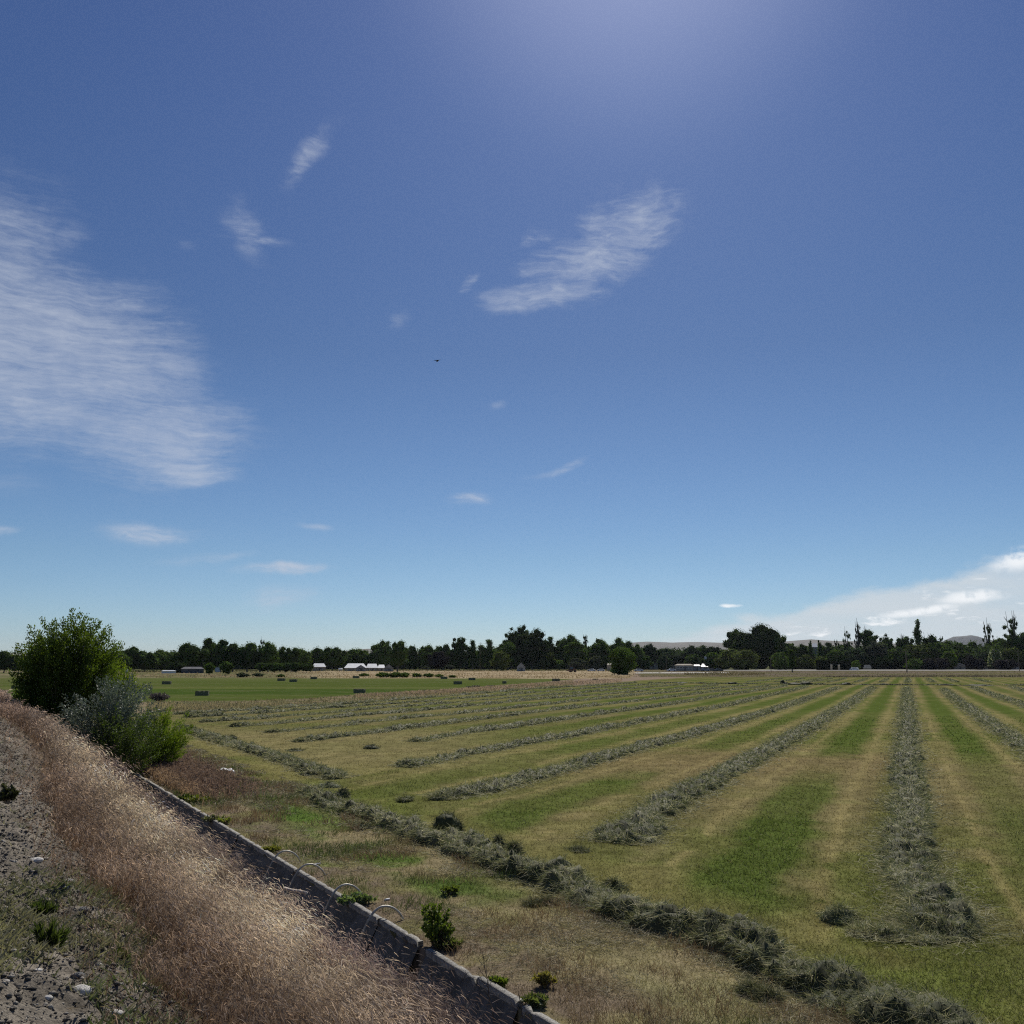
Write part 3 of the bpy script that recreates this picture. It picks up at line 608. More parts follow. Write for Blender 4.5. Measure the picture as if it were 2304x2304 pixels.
# far cross row and the dark clumps in it
windrow('windrow', [(1420, 1536), (1468, 1537.2), (1560, 1537.6), (1640, 1538.2), (1763, 1540), (1908, 1541), (2040, 1542), (2180, 1542.4), (2304, 1542), (2460, 1542)], .9, .30, 'thin dark hay row crossing the ends of all the others near the far side', [(x, .22, .3, 0) for x in rng.uniform(8, 62, 16)], 560, gap=.15, dark=.25)
beyond = []
for q, (k_, pts) in enumerate(ROWS.items()):
    if k_ in 'abc': continue
    p = min(pts, key=lambda v: v[1]); p = np.array([p[0], p[1]]); k = (p[0]-VPX)/(p[1]-VPY)
    a = (VPX+k*(1536-VPY), 1536); b = (VPX+k*(1527-VPY), 1527); 
    if k_ == 'k': a = (2042, 1537); b = (2044, 1527)
    beyond.append((a, b))
    windrow('windrow', [a, ((a[0]+b[0])/2, (a[1]+b[1])/2), b], .85, .24, {'d': 'faint far hay row beyond the cross row, leftmost of them', 'e': 'faint far hay row beyond the cross row, second from left', 'f': 'faint far hay row beyond the cross row, third from left', 'g': 'faint far hay row beyond the cross row, fourth from left', 'h': 'far hay row beyond the cross row, left of the big round tree', 'i': 'far hay row beyond the cross row, under the big round tree', 'j': 'far hay row beyond the cross row, left of the straight one', 'k': 'short grey far hay row in line with the straight row, beyond the cross row', 'l': 'far hay row beyond the cross row, right of the straight one', 'm': 'far hay row beyond the cross row, second right of the straight one', 'n': 'far hay row beyond the cross row, nearest the right edge'}[k_], seed=600+q)
# loose clumps of hay beside the rows
def clump(px, py, w_, h_, label, seed, dark=0.0, n=900):
    c = ground(px, py); h_ *= .75; d = np.hypot(c[0], c[1]); B = Bl()
    th, p2 = np.meshgrid(np.linspace(0, 2*math.pi, 15), np.linspace(0, math.pi/2, 7)); r = np.cos(p2)
    Q = np.stack([np.cos(th)*r*w_/2, np.sin(th)*r*w_/2, np.sin(p2)*h_], -1); k = 1+1.3*(fbm(Q+c, 4.5, 3, seed)-.5); Q = Q*k[..., None]; Q[..., 2] -= .02
    Q[:, -1] = Q[:, 0]
    I = np.arange(7*15).reshape(7, 15); Fq = np.stack([I[:-1, :-1], I[:-1, 1:], I[1:, 1:], I[1:, :-1]], -1).reshape(-1, 4)
    B.raw(Q.reshape(-1, 3), Fq, [], np.tile(np.array(HA)*.8*(1-dark), (105, 1)))
    N = int(n*min(1, (14/d)**1.3)); i = rng.integers(0, 7, N); j = rng.integers(0, 15, N); P0 = Q[i, j]+rng.normal(size=(N, 3))*.03*w_
    P0[:, 2] = np.abs(P0[:, 2]); dr = rng.normal(size=(N, 3)); dr[:, 2] = dr[:, 2]*.5+.1; dr += P0/(w_/2)*.35; dr /= np.linalg.norm(dr, axis=1)[:, None]; ln = rng.uniform(.05, .17, N)
    Bd = rng.normal(size=(N, 3))*ln[:, None]*.25; Bd[:, 2] -= ln*.2
    r = rng.random(N); C = np.where((r < .6)[:, None], HA, np.where((r < .92)[:, None], HB, HC))*(1-dark)
    B.add(P0, dr*ln[:, None], Bd, np.full(N, max(.0035, d*.0005)), C)
    o = B.obj('hay_clump', M_HAY, loc=tuple(c)); tag(o, label, 'hay clump', 'loose clumps of hay lying on the field')
for q, (x, y, w_, h_, lb, dk) in enumerate([
    (1888, 2066, .46, .17, 'small round hay clump just left of the hooked end of the straight row', -.15),
    (1010, 1868, .62, .42, 'big round dark hay clump behind the lumpy ditch side row', .3),
    (1120, 1912, .34, .24, 'spiky dark hay clump on the back of the lumpy row at mid photo', .2),
    (1158, 1922, .28, .24, 'pointed dark hay tuft right of the spiky one on the lumpy row', .2),
    (985, 1798, .5, .12, 'flat wisp of hay trailing at the broken end of the second thick row', .1),
    (912, 1800, .42, .10, 'thin flat wisp of hay off the left of the broken row end', .1),
    (770, 1793, .45, .26, 'dark hay tuft standing above the gap in the ditch side rows', .25),
    (740, 1770, .6, .16, 'pale loose hay heap just above the gap in the ditch side rows', -.25),
    (815, 1860, .4, .12, 'small dark hay clump on the grass below the lumpy row, left of centre', .2),
    (1380, 2000, .3, .16, 'little dark hay tuft above the lumpy row near its middle', .2),
    (1198, 2036, .2, .08, 'tiny dark hay tuft on straw, left of a pair below the lumpy row', .3),
    (1234, 2031, .2, .08, 'tiny dark hay tuft on straw, right of a pair below the lumpy row', .3),
    (1725, 2246, .28, .10, 'dark hay scrap on the straw below the lumpy row near the bottom', .3),
    (1690, 2233, .22, .08, 'smaller dark hay scrap up left of another below the lumpy row', .3),
    (1300, 1916, .35, .08, 'dark flat hay scrap left of the fat row end', .2),
    (1532, 1537.2, 2.6, .28, 'long low black hay heap at the far left part of the cross row', .6),
    (1577, 1538, 1.2, .3, 'small black hay heap right of the long low one on the cross row', .6),
    (1649, 1539, 2.0, .4, 'black hay heap on the cross row left of the big round tree', .6),
    (1763, 1539, 1.2, .7, 'round black hay heap at the left of a dark run on the cross row', .6),
    (1786, 1540.5, 2.6, .45, 'low black hay heap in the middle of a dark run on the cross row', .6),
    (1813, 1540.5, 2.6, .65, 'taller black hay heap at the right of a dark run on the cross row', .6),
    (1904, 1541, 1.8, .5, 'black hay heap on the cross row above a thick row end', .6),
    (2126, 1542, 3.2, .3, 'flat black hay heap on the cross row right of the straight row', .6),
    (2200, 1542.5, 4.2, .25, 'widest flat black hay heap on the cross row, near the right', .6),
    (836, 1683.5, .7, .16, 'single small dark hay tuft on bare tan stubble left of centre', .3),
    (662, 1689.5, .6, .10, 'small brown hay tuft alone on tan stubble above the ditch side row', .3),
    (522, 1664, .5, .25, 'dark hay tuft standing just behind the ditch side row', .3)]):
    clump(x, y, w_, h_, lb, 700+q, dk)

# ------------------------------------------------------------------ bales
def bale(px, py, wpx, label, rz=0.0, flat=1.0, tint=1.0):
    p = ground(px, py); d = math.hypot(p[0], p[1]); L_ = max(1.15, min(1.75, wpx/FPX*d*.98)); 
    if wpx < 11 and abs(rz) > 1: L_ = 1.3
    t = empty('hay_bale', p, rz); tag(t, label, 'hay bale', 'square bales scattered on the green field')
    W_, H_ = .62*L_/1.3, .47*flat*L_/1.3; nx, ny, nz = 12, 5, 5; B = MB(); V = []; m = {}
    def v(i, j, k):
        if (i, j, k) not in m:
            q = np.array([(i/nx-.5)*L_, (j/ny-.5)*W_, k/nz*H_]); pinch = 1-.05*(i % 4 == 0) ; q[1] *= pinch; q[2] = q[2]*pinch if k else -.01
            q += rng.normal(size=3)*.010; m[(i, j, k)] = len(V); V.append(q)
        return m[(i, j, k)]
    F = []
    for i in range(nx):
        for j in range(ny): F += [(v(i, j, nz), v(i+1, j, nz), v(i+1, j+1, nz), v(i, j+1, nz)), (v(i, j+1, 0), v(i+1, j+1, 0), v(i+1, j, 0), v(i, j, 0))]
        for k in range(nz): F += [(v(i, 0, k), v(i+1, 0, k), v(i+1, 0, k+1), v(i, 0, k+1)), (v(i+1, ny, k), v(i, ny, k), v(i, ny, k+1), v(i+1, ny, k+1))]
    for j in range(ny):
        for k in range(nz): F += [(v(0, j+1, k), v(0, j, k), v(0, j, k+1), v(0, j+1, k+1)), (v(nx, j, k), v(nx, j+1, k), v(nx, j+1, k+1), v(nx, j, k+1))]
    B.add(V, F).build('hay', M_BALE, t)
    for sgn in (-1, 0, 1):
        y_ = sgn*W_*.3; MB().tube([(-L_/2-.012, y_, .02), (-L_/2-.012, y_, H_+.004), (0, y_, H_+.012), (L_/2+.012, y_, H_+.004), (L_/2+.012, y_, .02)], .006, 5).build('twine', M_TWINE, t)
for a in [(455, 1565, 27, 'large near hay bale on green field, nearest the left bushes', .12), (809, 1559.5, 25, 'large near hay bale on green field, left of centre', -.04),
          (375, 1539.5, 18, 'dark hay bale alone on green field above the largest left bale', .1), (296, 1547.5, 20, 'slumped hay bale on green field against the leafy bush', .25, .7),
          (633, 1532, 16, 'upper bale of a close pair on green field', .0), (660, 1534.3, 16, 'lower right bale of a close pair on green field', .0),
          (706, 1528, 14, 'bale at the back edge of green field under the small farmhouse', .05), (801, 1526, 14, 'bale on back edge of green field under the long farmhouse', .0),
          (999, 1527.5, 14.5, 'bale at the end of the dark bush row', -.05), (1030, 1539.5, 19, 'bale on green field right of the bush row, nearest of three', .06),
          (1062, 1530.5, 15.5, 'small bale near the wheat edge, upper right of a larger one', .04), (1135, 1538, 9, 'narrow bale seen end on in green field', 1.45),
          (1071, 1546, 14, 'pale green bale half sunk in weeds, right of a pair', .1, .6), (1058, 1547.5, 12, 'pale green bale half sunk in weeds, left of a pair', .1, .5),
          (1104, 1545, 9, 'low broken bale in pinkish weeds right of the pale pair', .1, .5), (1251, 1533, 17, 'bluish bale at the wheat edge below the tractor', .0),
          (1339, 1529.5, 10, 'last dark bale before the bushy tree', .0, .6), (38, 1549.5, 19, 'bale partly hidden behind the left edge of the leafy tree', .0, .8)]:
    bale(*a)

# ------------------------------------------------------------------ trees
UVD = []
for i in range(5):
    for j in range(8): UVD.append((math.sin((i+.5)*math.pi/5)*math.cos(j*math.pi/4+i*.3), math.sin((i+.5)*math.pi/5)*math.sin(j*math.pi/4+i*.3), math.cos((i+.5)*math.pi/5)))
UVD = np.array(UVD+[(0, 0, 1), (0, 0, -1)]); UQ = []
for i in range(4):
    for j in range(8): UQ.append((i*8+j, (i+1)*8+j, (i+1)*8+(j+1) % 8, i*8+(j+1) % 8))
UT = [(40, j, (j+1) % 8) for j in range(8)]+[(41, 32+(j+1) % 8, 32+j) for j in range(8)]
UQ, UT = np.array(UQ), np.array(UT)
def rvec(n):
    v = rng.normal(size=(n, 3)); return v/np.linalg.norm(v, axis=1)[:, None]
def lobes_for(kind, w_, h_):
    r = w_/2; L = []
    if kind == 'poplar':
        for z in np.linspace(.14, .93, 13): L.append((rng.normal()*.12*r, rng.normal()*.12*r, z*h_, r*(.78 if .25 < z < .75 else .5)*rng.uniform(.8, 1.1), h_*.085))
    elif kind == 'sparse':
        for q in range(46):
            z = rng.uniform(.12, .97); a = rng.uniform(0, 6.28); rr = r*rng.uniform(.1, 1.0)*(1.15-.6*z); L.append((math.cos(a)*rr, math.sin(a)*rr, z*h_, r*rng.uniform(.08, .22)*(1.3-.5*z), h_*rng.uniform(.03, .07)))
        L += [(0, 0, h_*.3, r*.55, h_*.2)]
    elif kind == 'pine':
        for z in np.linspace(.12, .95, 10): L.append((rng.normal()*.05*r, rng.normal()*.05*r, z*h_, r*(1.05-z)*rng.uniform(.85, 1.1), h_*.07))
    else:
        n = (1 if w_ <= 15 else 2)*{'round': 24, 'vase': 24, 'bush': 22, 'hedge': 20, 'tall': 24, 'flat': 22}[kind]
        for q in range(n):
            d = rvec(1)[0]*rng.uniform(.35, .95)**.5; big_ = w_ > 15
            if kind == 'round': z = .56+d[2]*.36; k = 1-.25*max(0, d[2])
            elif kind == 'vase': z = .60+d[2]*.33; k = .62+.42*z
            elif kind == 'bush': z = .46+d[2]*.42; k = 1-.35*max(0, d[2])
            elif kind == 'tall': z = .52+d[2]*.43; k = .95
            elif kind == 'flat': z = .55+d[2]*.35; k = 1.1
            else: z = .48+d[2]*.46; k = 1.0
            R = r*(rng.uniform(.18, .30) if big_ else rng.uniform(.30, .44)); L.append((d[0]*(r-R*.8)*k, d[1]*(r-R*.8)*k, z*h_, R, min(R*rng.uniform(.8, 1.2), h_*.2)))
        L.append((0, 0, h_*.40, r*.74, h_*.34)); L.append((0, 0, h_*.62, r*.6, h_*.28))
    return np.array(L)
def crown_mesh(kind, w_, h_, colr, leaf, nleaf, ragged=1.0):
    L = lobes_for(kind, w_, h_); B = Bl()
    for q, (x, y, z, R, Rz) in enumerate(L):
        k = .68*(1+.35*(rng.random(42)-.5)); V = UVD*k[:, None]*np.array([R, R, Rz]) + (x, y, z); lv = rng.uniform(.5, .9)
        B.raw(V, UQ, UT, np.tile(np.array(colr)*lv, (42, 1)))  # cores darker than the leaves: inner crown shade put into the colour
    p = L[:, 3]*L[:, 4]; i = rng.choice(len(L), nleaf, p=p/p.sum()); d = rvec(nleaf); d[:, 2] = np.where(rng.random(nleaf) < .6, np.abs(d[:, 2]), d[:, 2])
    k = rng.uniform(.70, 1.08, nleaf) + (rng.random(nleaf) < .32)*rng.uniform(0, .4, nleaf)*ragged*np.minimum(1, 1.6/L[i, 3])
    c = L[i, :3] + d*k[:, None]*np.stack([L[i, 3], L[i, 3], L[i, 4]], -1)
    n = d*1.2 + .5*rng.normal(size=(nleaf, 3)); n /= np.linalg.norm(n, axis=1)[:, None]
    a = np.cross(n, rvec(nleaf)); a /= np.linalg.norm(a, axis=1)[:, None]; b = np.cross(n, a); sz = leaf*rng.uniform(.4, 1.05, nleaf)[:, None]; sb_ = sz*rng.uniform(.35, .8, (nleaf, 1))
    V = np.stack([c-a*sz, c-b*sb_, c+a*sz, c+b*sb_], 1).reshape(-1, 3); lobecol = rng.uniform(.6, 1.5, len(L))
    C = np.repeat(np.array(colr)*(lobecol[i]*rng.uniform(.65, 1.4, nleaf))[:, None], 4, 0)
    B.raw(V, np.arange(nleaf*4).reshape(-1, 4), [], C)
    top = np.concatenate(B.V)[:, 2].max(); f = h_/top
    for v in B.V: v[:, 2] *= f
    for v in B.V: v[:, 2] = np.maximum(v[:, 2], .02)
    return B, L*np.array([1, 1, f, 1, f])
KC = dict(dark=(.072, .112, .030), mid=(.10, .150, .036), olive=(.105, .130, .036), bright=(.110, .165, .032), blue=(.058, .085, .042), purple=(.040, .035, .040), grey=(.085, .095, .065), black=(.038, .058, .022))
def tree(px, wpx, top, base, kind, tone, label, name='tree', cat='tree', group='trees along the far side of the fields', leaf=None, n=None, bare=0, rag=1.0):
    p = ground(px, max(base, 1505.8)); d = math.hypot(p[0], p[1]); mpp = d/FPX; w_ = wpx*mpp*(1.02 if group is None or kind in ('poplar', 'sparse') else 1.48); h_ = (base-top)*mpp
    t = empty(name, p, rng.uniform(0, 6.28)); tag(t, label, cat, group)
    colr = np.array(KC[tone])*rng.uniform(.9, 1.12)
    lf = leaf or max(.20, .00085*d); nn = n or int(np.clip(2400*(wpx*(base-top)/2600), 800, 8000))
    if kind == 'sparse': nn = int(nn*1.1); lf *= .7
    B, L = crown_mesh(kind, w_, h_, colr, lf, nn, rag); B.obj('crown', M_LEAF, t)
    T = MB(); r0 = max(.12, .028*h_)
    T.tube([(0, 0, -.1), (.02*w_, 0, h_*.15), (0, .02*w_, h_*.35), (0, 0, h_*.62)], [r0, r0*.8, r0*.6, r0*.25], 8)
    for q in rng.choice(len(L), min(6, len(L)), replace=False):
        x, y, z = L[q, :3]; z0 = min(z*.6, h_*.4); T.tube([(0, 0, z0), (x*.5, y*.5, (z+z0)/2*1.02), (x*.9, y*.9, z)], [r0*.45, r0*.3, r0*.12], 5)
    for q in range(bare):
        a = rng.uniform(0, 6.28); rr = rng.uniform(0, .35)*w_; z = h_*rng.uniform(.95, 1.14); T.tube([(rr*.3*math.cos(a), rr*.3*math.sin(a), h_*.5), (rr*.8*math.cos(a), rr*.8*math.sin(a), h_*.8), (rr*math.cos(a), rr*math.sin(a), z)], [r0*.35, r0*.22, r0*.08], 5)
        for b_ in range(3): zz = h_*rng.uniform(.75, .95); a2 = a+rng.uniform(-1, 1); T.tube([(rr*.8*math.cos(a), rr*.8*math.sin(a), zz), (rr*math.cos(a)+.08*w_*math.cos(a2), rr*math.sin(a)+.08*w_*math.sin(a2), zz+.1*h_)], [r0*.15, r0*.06], 4)
    T.build('trunk', M_BARK, t)
    return t
TREES = [
 # px, width, top, base, kind, tone, label
 (8, 44, 1469, 1514, 'round', 'dark', 'dark round tree cut by the left photo edge'),
 (42, 34, 1476, 1514, 'round', 'blue', 'low bluish tree between the left photo edge and the big leafy bush'),
 (75, 36, 1480, 1513, 'bush', 'dark', 'low dark tree just left of the big leafy bush'),
 (262, 44, 1468, 1513, 'round', 'dark', 'dark tree just right of the big leafy bush'),
 (293, 50, 1457, 1512, 'round', 'dark', 'taller dark round tree, second right of the big leafy bush'),
 (326, 42, 1466, 1512, 'round', 'dark', 'rounded dark tree left of the dip in the left skyline'),
 (362, 52, 1463, 1511, 'round', 'mid', 'broad low tree in the dip of the left skyline'),
 (384, 40, 1470, 1511, 'round', 'dark', 'low dark tree just left of the first tall group'),
 (395, 32, 1487, 1514, 'bush', 'black', 'small black bushy tree above the white trailer'),
 (427, 60, 1446, 1513, 'round', 'dark', 'wide dark tree that starts the tall left group'),
 (468, 26, 1437, 1512, 'vase', 'dark', 'thin tree with a leaning tuft on top, left group'),
 (495, 36, 1440, 1512, 'tall', 'dark', 'tall dark tree right of the one with the leaning tuft'),
 (523, 32, 1446, 1512, 'tall', 'dark', 'dark upright tree behind the white shed on the left'),
 (556, 44, 1446, 1512, 'round', 'dark', 'flat topped dark tree in the middle of the left group'),
 (585, 34, 1443, 1512, 'sparse', 'dark', 'feathery topped tree with thin twigs, middle of the left group'),
 (603, 36, 1446, 1512, 'round', 'mid', 'green tree behind the orchard row, left half'),
 (630, 30, 1453, 1511, 'tall', 'mid', 'slim tree behind the orchard row, centre'),
 (655, 32, 1455, 1511, 'tall', 'dark', 'dark tree behind the orchard row, right half'),
 (682, 34, 1459, 1510, 'round', 'mid', 'low round tree behind the right end of the orchard row'),
 (712, 36, 1455, 1509, 'round', 'dark', 'round tree above the small farmhouse roof'),
 (748, 50, 1454, 1509, 'round', 'dark', 'broad tree between the small farmhouse and the long one'),
 (776, 30, 1466, 1508, 'round', 'dark', 'low tree touching the left end of the long farmhouse'),
 (803, 58, 1458, 1508, 'round', 'mid', 'wide low domed tree over the long farmhouse'),
 (838, 34, 1465, 1508, 'round', 'mid', 'low tree left of the vase shaped pair'),
 (860, 42, 1440, 1508, 'vase', 'mid', 'left tree of the vase shaped pair'),
 (894, 42, 1441, 1511, 'vase', 'dark', 'right tree of the vase shaped pair, with a bare lower trunk'),
 (930, 32, 1450, 1508, 'tall', 'dark', 'dark tree right of the vase shaped pair'),
 (962, 42, 1449, 1508, 'round', 'mid', 'domed tree in the low run left of centre'),
 (997, 40, 1448, 1508, 'round', 'dark', 'dark domed tree ending the low run left of centre'),
 (985, 40, 1462, 1509, 'round', 'purple', 'purplish tree in front of the low run left of centre'),
 (1033, 40, 1432, 1508, 'tall', 'dark', 'tall dark rounded tree beginning the centre group'),
 (1063, 28, 1440, 1508, 'poplar', 'dark', 'narrow spiky tree right of the first tall centre tree'),
 (1083, 20, 1450, 1508, 'tall', 'mid', 'thin lower tree behind the centre power pole'),
 (1101, 30, 1439, 1508, 'poplar', 'mid', 'upright feathery tree just right of the centre power pole'),
 (1142, 58, 1442, 1508, 'round', 'dark', 'round tree in front of the tallest centre tree, above the small house'),
 (1126, 36, 1462, 1509, 'bush', 'olive', 'light olive bushy tree low beside the round one'),
 (1151, 34, 1413, 1507, 'tall', 'dark', 'left shoulder of the tallest centre group, a slim dark tree'),
 (1172, 34, 1405, 1507, 'tall', 'dark', 'tallest tree of the whole centre group with a blunt top'),
 (1197, 60, 1414, 1508, 'tall', 'black', 'huge dark tree right beside the tallest one'),
 (1232, 36, 1468, 1508, 'bush', 'olive', 'low green bushy tree at the foot of the huge dark one'),
 (1239, 26, 1432, 1507, 'poplar', 'dark', 'slim dark tree in the notch right of the huge one'),
 (1257, 22, 1484, 1508, 'bush', 'mid', 'small cone of green bush left of the tractor'),
 (1277, 56, 1427, 1507, 'round', 'dark', 'big domed tree above the tractor'),
 (1297, 48, 1440, 1508, 'round', 'mid', 'lighter domed tree in front of the one above the tractor'),
 (1298, 34, 1480, 1508.5, 'bush', 'grey', 'small greyish tree just above the tractor'),
 (1319, 28, 1431, 1507, 'sparse', 'dark', 'airy tree with thin upright twigs right of the domed pair'),
 (1352, 46, 1437, 1507, 'round', 'mid', 'round topped tree left of the low shed'),
 (1340, 30, 1475, 1508, 'bush', 'grey', 'hazy grey green low tree left of the low shed'),
 (1396, 48, 1433, 1507, 'round', 'dark', 'dark domed tree rising behind the nearer bushy tree'),
 (1436, 32, 1447, 1507, 'round', 'mid', 'tree at the left end of the hill gap'),
 (1463, 34, 1449, 1506.5, 'round', 'blue', 'bluish tree under the left end of the hills'),
 (1500, 60, 1457, 1506.5, 'round', 'blue', 'wide low bluish tree under the middle of the hills'),
 (1494, 30, 1471, 1507.5, 'bush', 'blue', 'small domed tree before the wide low bluish one'),
 (1450, 34, 1474, 1507, 'bush', 'dark', 'low dark tree above the white parked cars'),
 (1555, 46, 1451, 1506.5, 'round', 'blue', 'bluish domed tree above the left of the trailer yard'),
 (1560, 30, 1470, 1507, 'bush', 'dark', 'low dark round tree over the pale long trailer'),
 (1583, 24, 1452, 1506.5, 'round', 'dark', 'small topped tree left of the white satellite dish'),
 (1603, 40, 1455, 1506.5, 'round', 'blue', 'tree right above the white satellite dish'),
 (1602, 28, 1468, 1507, 'bush', 'mid', 'low round tree beside the white satellite dish'),
 (1632, 40, 1466, 1507, 'bush', 'bright', 'bright green bushy tree ending the trailer yard'),
 (1661, 76, 1460, 1508, 'bush', 'olive', 'wide sunlit green tree in front of the big round one'),
 (1662, 46, 1416, 1506.5, 'round', 'dark', 'left lobe tree of the big round crown on the right'),
 (1702, 96, 1405, 1507, 'round', 'black', 'biggest round dark tree on the right half'),
 (1744, 50, 1420, 1507, 'round', 'dark', 'right lobe tree of the big round crown with drooping edge'),
 (1758, 40, 1468, 1508, 'bush', 'mid', 'low green tree at the right foot of the biggest round tree'),
 (1779, 36, 1448, 1506.5, 'round', 'mid', 'tree sloping down right of the biggest round tree'),
 (1806, 24, 1450, 1506.5, 'tall', 'dark', 'narrow dark tree under the gap of tan hill'),
 (1826, 24, 1445, 1506.5, 'pine', 'dark', 'pointed dark conifer left of the white gable'),
 (1848, 26, 1444, 1506.5, 'pine', 'dark', 'pointed dark conifer right of the white gable'),
 (1866, 20, 1447, 1506.5, 'tall', 'dark', 'small dark tree right of the pointed conifers'),
 (1886, 20, 1444, 1506.5, 'sparse', 'dark', 'thin topped tree left of the tall airy group'),
 (1817, 40, 1474, 1507.5, 'bush', 'olive', 'round green bushy tree left of the first black hedge'),
 (1846, 26, 1478, 1507, 'bush', 'olive', 'small green dome over the first black hedge'),
 (1882, 36, 1463, 1507, 'bush', 'mid', 'green tree above the middle black hedge'),
 (1911, 26, 1426, 1506.5, 'sparse', 'dark', 'airy pointed tree at the left of the tall airy group'),
 (1934, 22, 1412, 1506.5, 'sparse', 'grey', 'tallest thin tree of the airy group with a twiggy top'),
 (1957, 38, 1421, 1506.5, 'vase', 'dark', 'spreading tree at the right of the airy group'),
 (1998, 30, 1432, 1506.5, 'tall', 'dark', 'compact dark tree standing alone right of the airy group'),
 (1975, 40, 1447, 1507, 'round', 'grey', 'pale grey green tree in the gap right of the airy group'),
 (2041, 34, 1437, 1506.5, 'round', 'dark', 'tree with bare twigs sticking out, left of the columnar poplar'),
 (2071, 21, 1404, 1506, 'poplar', 'dark', 'narrow columnar poplar standing above the skyline'),
 (2098, 36, 1434, 1506.5, 'round', 'dark', 'tree right beside the columnar poplar'),
 (2122, 24, 1440, 1506.5, 'sparse', 'dark', 'tree with two dead bare tops right of the poplar'),
 (1930, 56, 1460, 1507, 'round', 'blue', 'broad dim tree over the round garden bush'),
 (1975, 52, 1464, 1507, 'round', 'mid', 'broad tree right of the round garden bush'),
 (2020, 48, 1460, 1507, 'round', 'dark', 'broad dark tree just left of the right hand power pole'),
 (2072, 58, 1452, 1507, 'round', 'olive', 'yellowish green wide tree under the columnar poplar'),
 (2112, 44, 1450, 1507, 'round', 'mid', 'green domed tree right of the yellowish one'),
 (2146, 46, 1446, 1506.5, 'round', 'mid', 'domed tree left of the blue mountain top'),
 (2139, 26, 1466, 1507.5, 'bush', 'bright', 'small light green tree above the pale garden shed'),
 (2188, 50, 1448, 1506.5, 'round', 'mid', 'wide tree below the blue mountain top'),
 (2168, 34, 1464, 1507, 'round', 'dark', 'dark round tree in front of the one below the mountain'),
 (2229, 24, 1416, 1506.5, 'sparse', 'dark', 'thin tall airy tree right of the mountain'),
 (2254, 46, 1441, 1506.5, 'round', 'mid', 'leafy tree behind the white blossoming one'),
 (2286, 50, 1403, 1507, 'sparse', 'dark', 'tall spiky open crowned tree at the right edge'),
 (2300, 44, 1432, 1507, 'round', 'dark', 'dense dark tree cut by the right photo edge'),
 (2278, 36, 1462, 1507.3, 'bush', 'olive', 'low green tree left of the right edge pole'),
 (2092, 34, 1483, 1508, 'bush', 'purple', 'purplish low tree right of the right hand power pole'),
 (2120, 30, 1482, 1508, 'bush', 'purple', 'purplish low tree left of the pale garden shed'),
 (2059, 32, 1484, 1508, 'bush', 'dark', 'low dark bushy tree touching the right hand power pole'),
 (2160, 22, 1480, 1507, 'bush', 'purple', 'dark purplish tree rising behind the pale garden shed'),
 (2184, 24, 1477, 1508, 'round', 'purple', 'round purple leaved tree between the two sheds'),
 (2204, 26, 1484, 1508, 'bush', 'purple', 'purple leaved bush tree left of the tiny pointed shed'),
 (2262, 42, 1485, 1508, 'bush', 'purple', 'wide purplish low tree under the white blossoming one'),
 (2340, 60, 1425, 1507, 'round', 'dark', 'dark tree just past the right photo edge'),
 (-30, 50, 1465, 1514, 'round', 'dark', 'dark tree just past the left photo edge'),
 (150, 70, 1470, 1513, 'round', 'dark', 'far dark tree hidden behind the big leafy bush'),
 (210, 60, 1464, 1513, 'round', 'dark', 'far dark tree peeping past the right side of the big leafy bush'),
]
bare = {585: 3, 1319: 3, 1886: 2, 1934: 4, 2041: 4, 2122: 4, 2229: 3, 2286: 5, 2098: 2, 1911: 2, 1957: 2}
for i_, a in enumerate(TREES): tree(*a, bare=bare.get(a[0], 0))
tree(1402, 72, 1455, 1518, 'bush', 'mid', 'big bushy tree standing alone in the field edge, right of the tractor', group=None, n=4500)
tree(1382, 26, 1502, 1518, 'bush', 'mid', 'low green bush at the left foot of the lone bushy tree', 'bush', 'bush', None, n=500)
tree(470, 26, 1492, 1520, 'round', 'dark', 'small dark round tree in front of the left group, left of a pair', group=None, n=800)
tree(508, 32, 1489, 1520, 'round', 'dark', 'small dark round tree in front of the left group, right and larger of a pair', group=None, n=1000)
tree(1783, 22, 1462, 1512.5, 'tall', 'dark', 'slim dark tree on a bare straight trunk at the road edge', group=None, n=900)
for x, lb in ((592, 'leftmost'), (617, 'second from left'), (641, 'middle'), (666, 'second from right'), (690, 'rightmost')):
    tree(x, 28, 1490, 1514, 'round', 'dark', 'small round orchard tree, %s of the row of five' % lb, group='row of small orchard trees', n=700)
bt = tree(2242, 34, 1457, 1507.6, 'bush', 'mid', 'tree covered with white blossom near the right edge', group=None, n=900)
Bb = Bl(); nn = 420; q = rvec(nn); q[:, 2] = np.abs(q[:, 2]); mp = scale_at(1507.6)/FPX; c = q*np.array([17*mp, 17*mp, 42*mp])+np.array([0, 0, 8*mp]); a = rvec(nn)*.5; b = np.cross(a, rvec(nn))
Bb.raw(np.stack([c-a, c-b*.6, c+a, c+b*.6], 1).reshape(-1, 3), np.arange(nn*4).reshape(-1, 4), [], np.tile((.55, .55, .46), (nn*4, 1))); Bb.obj('blossom', M_LEAF, bt)
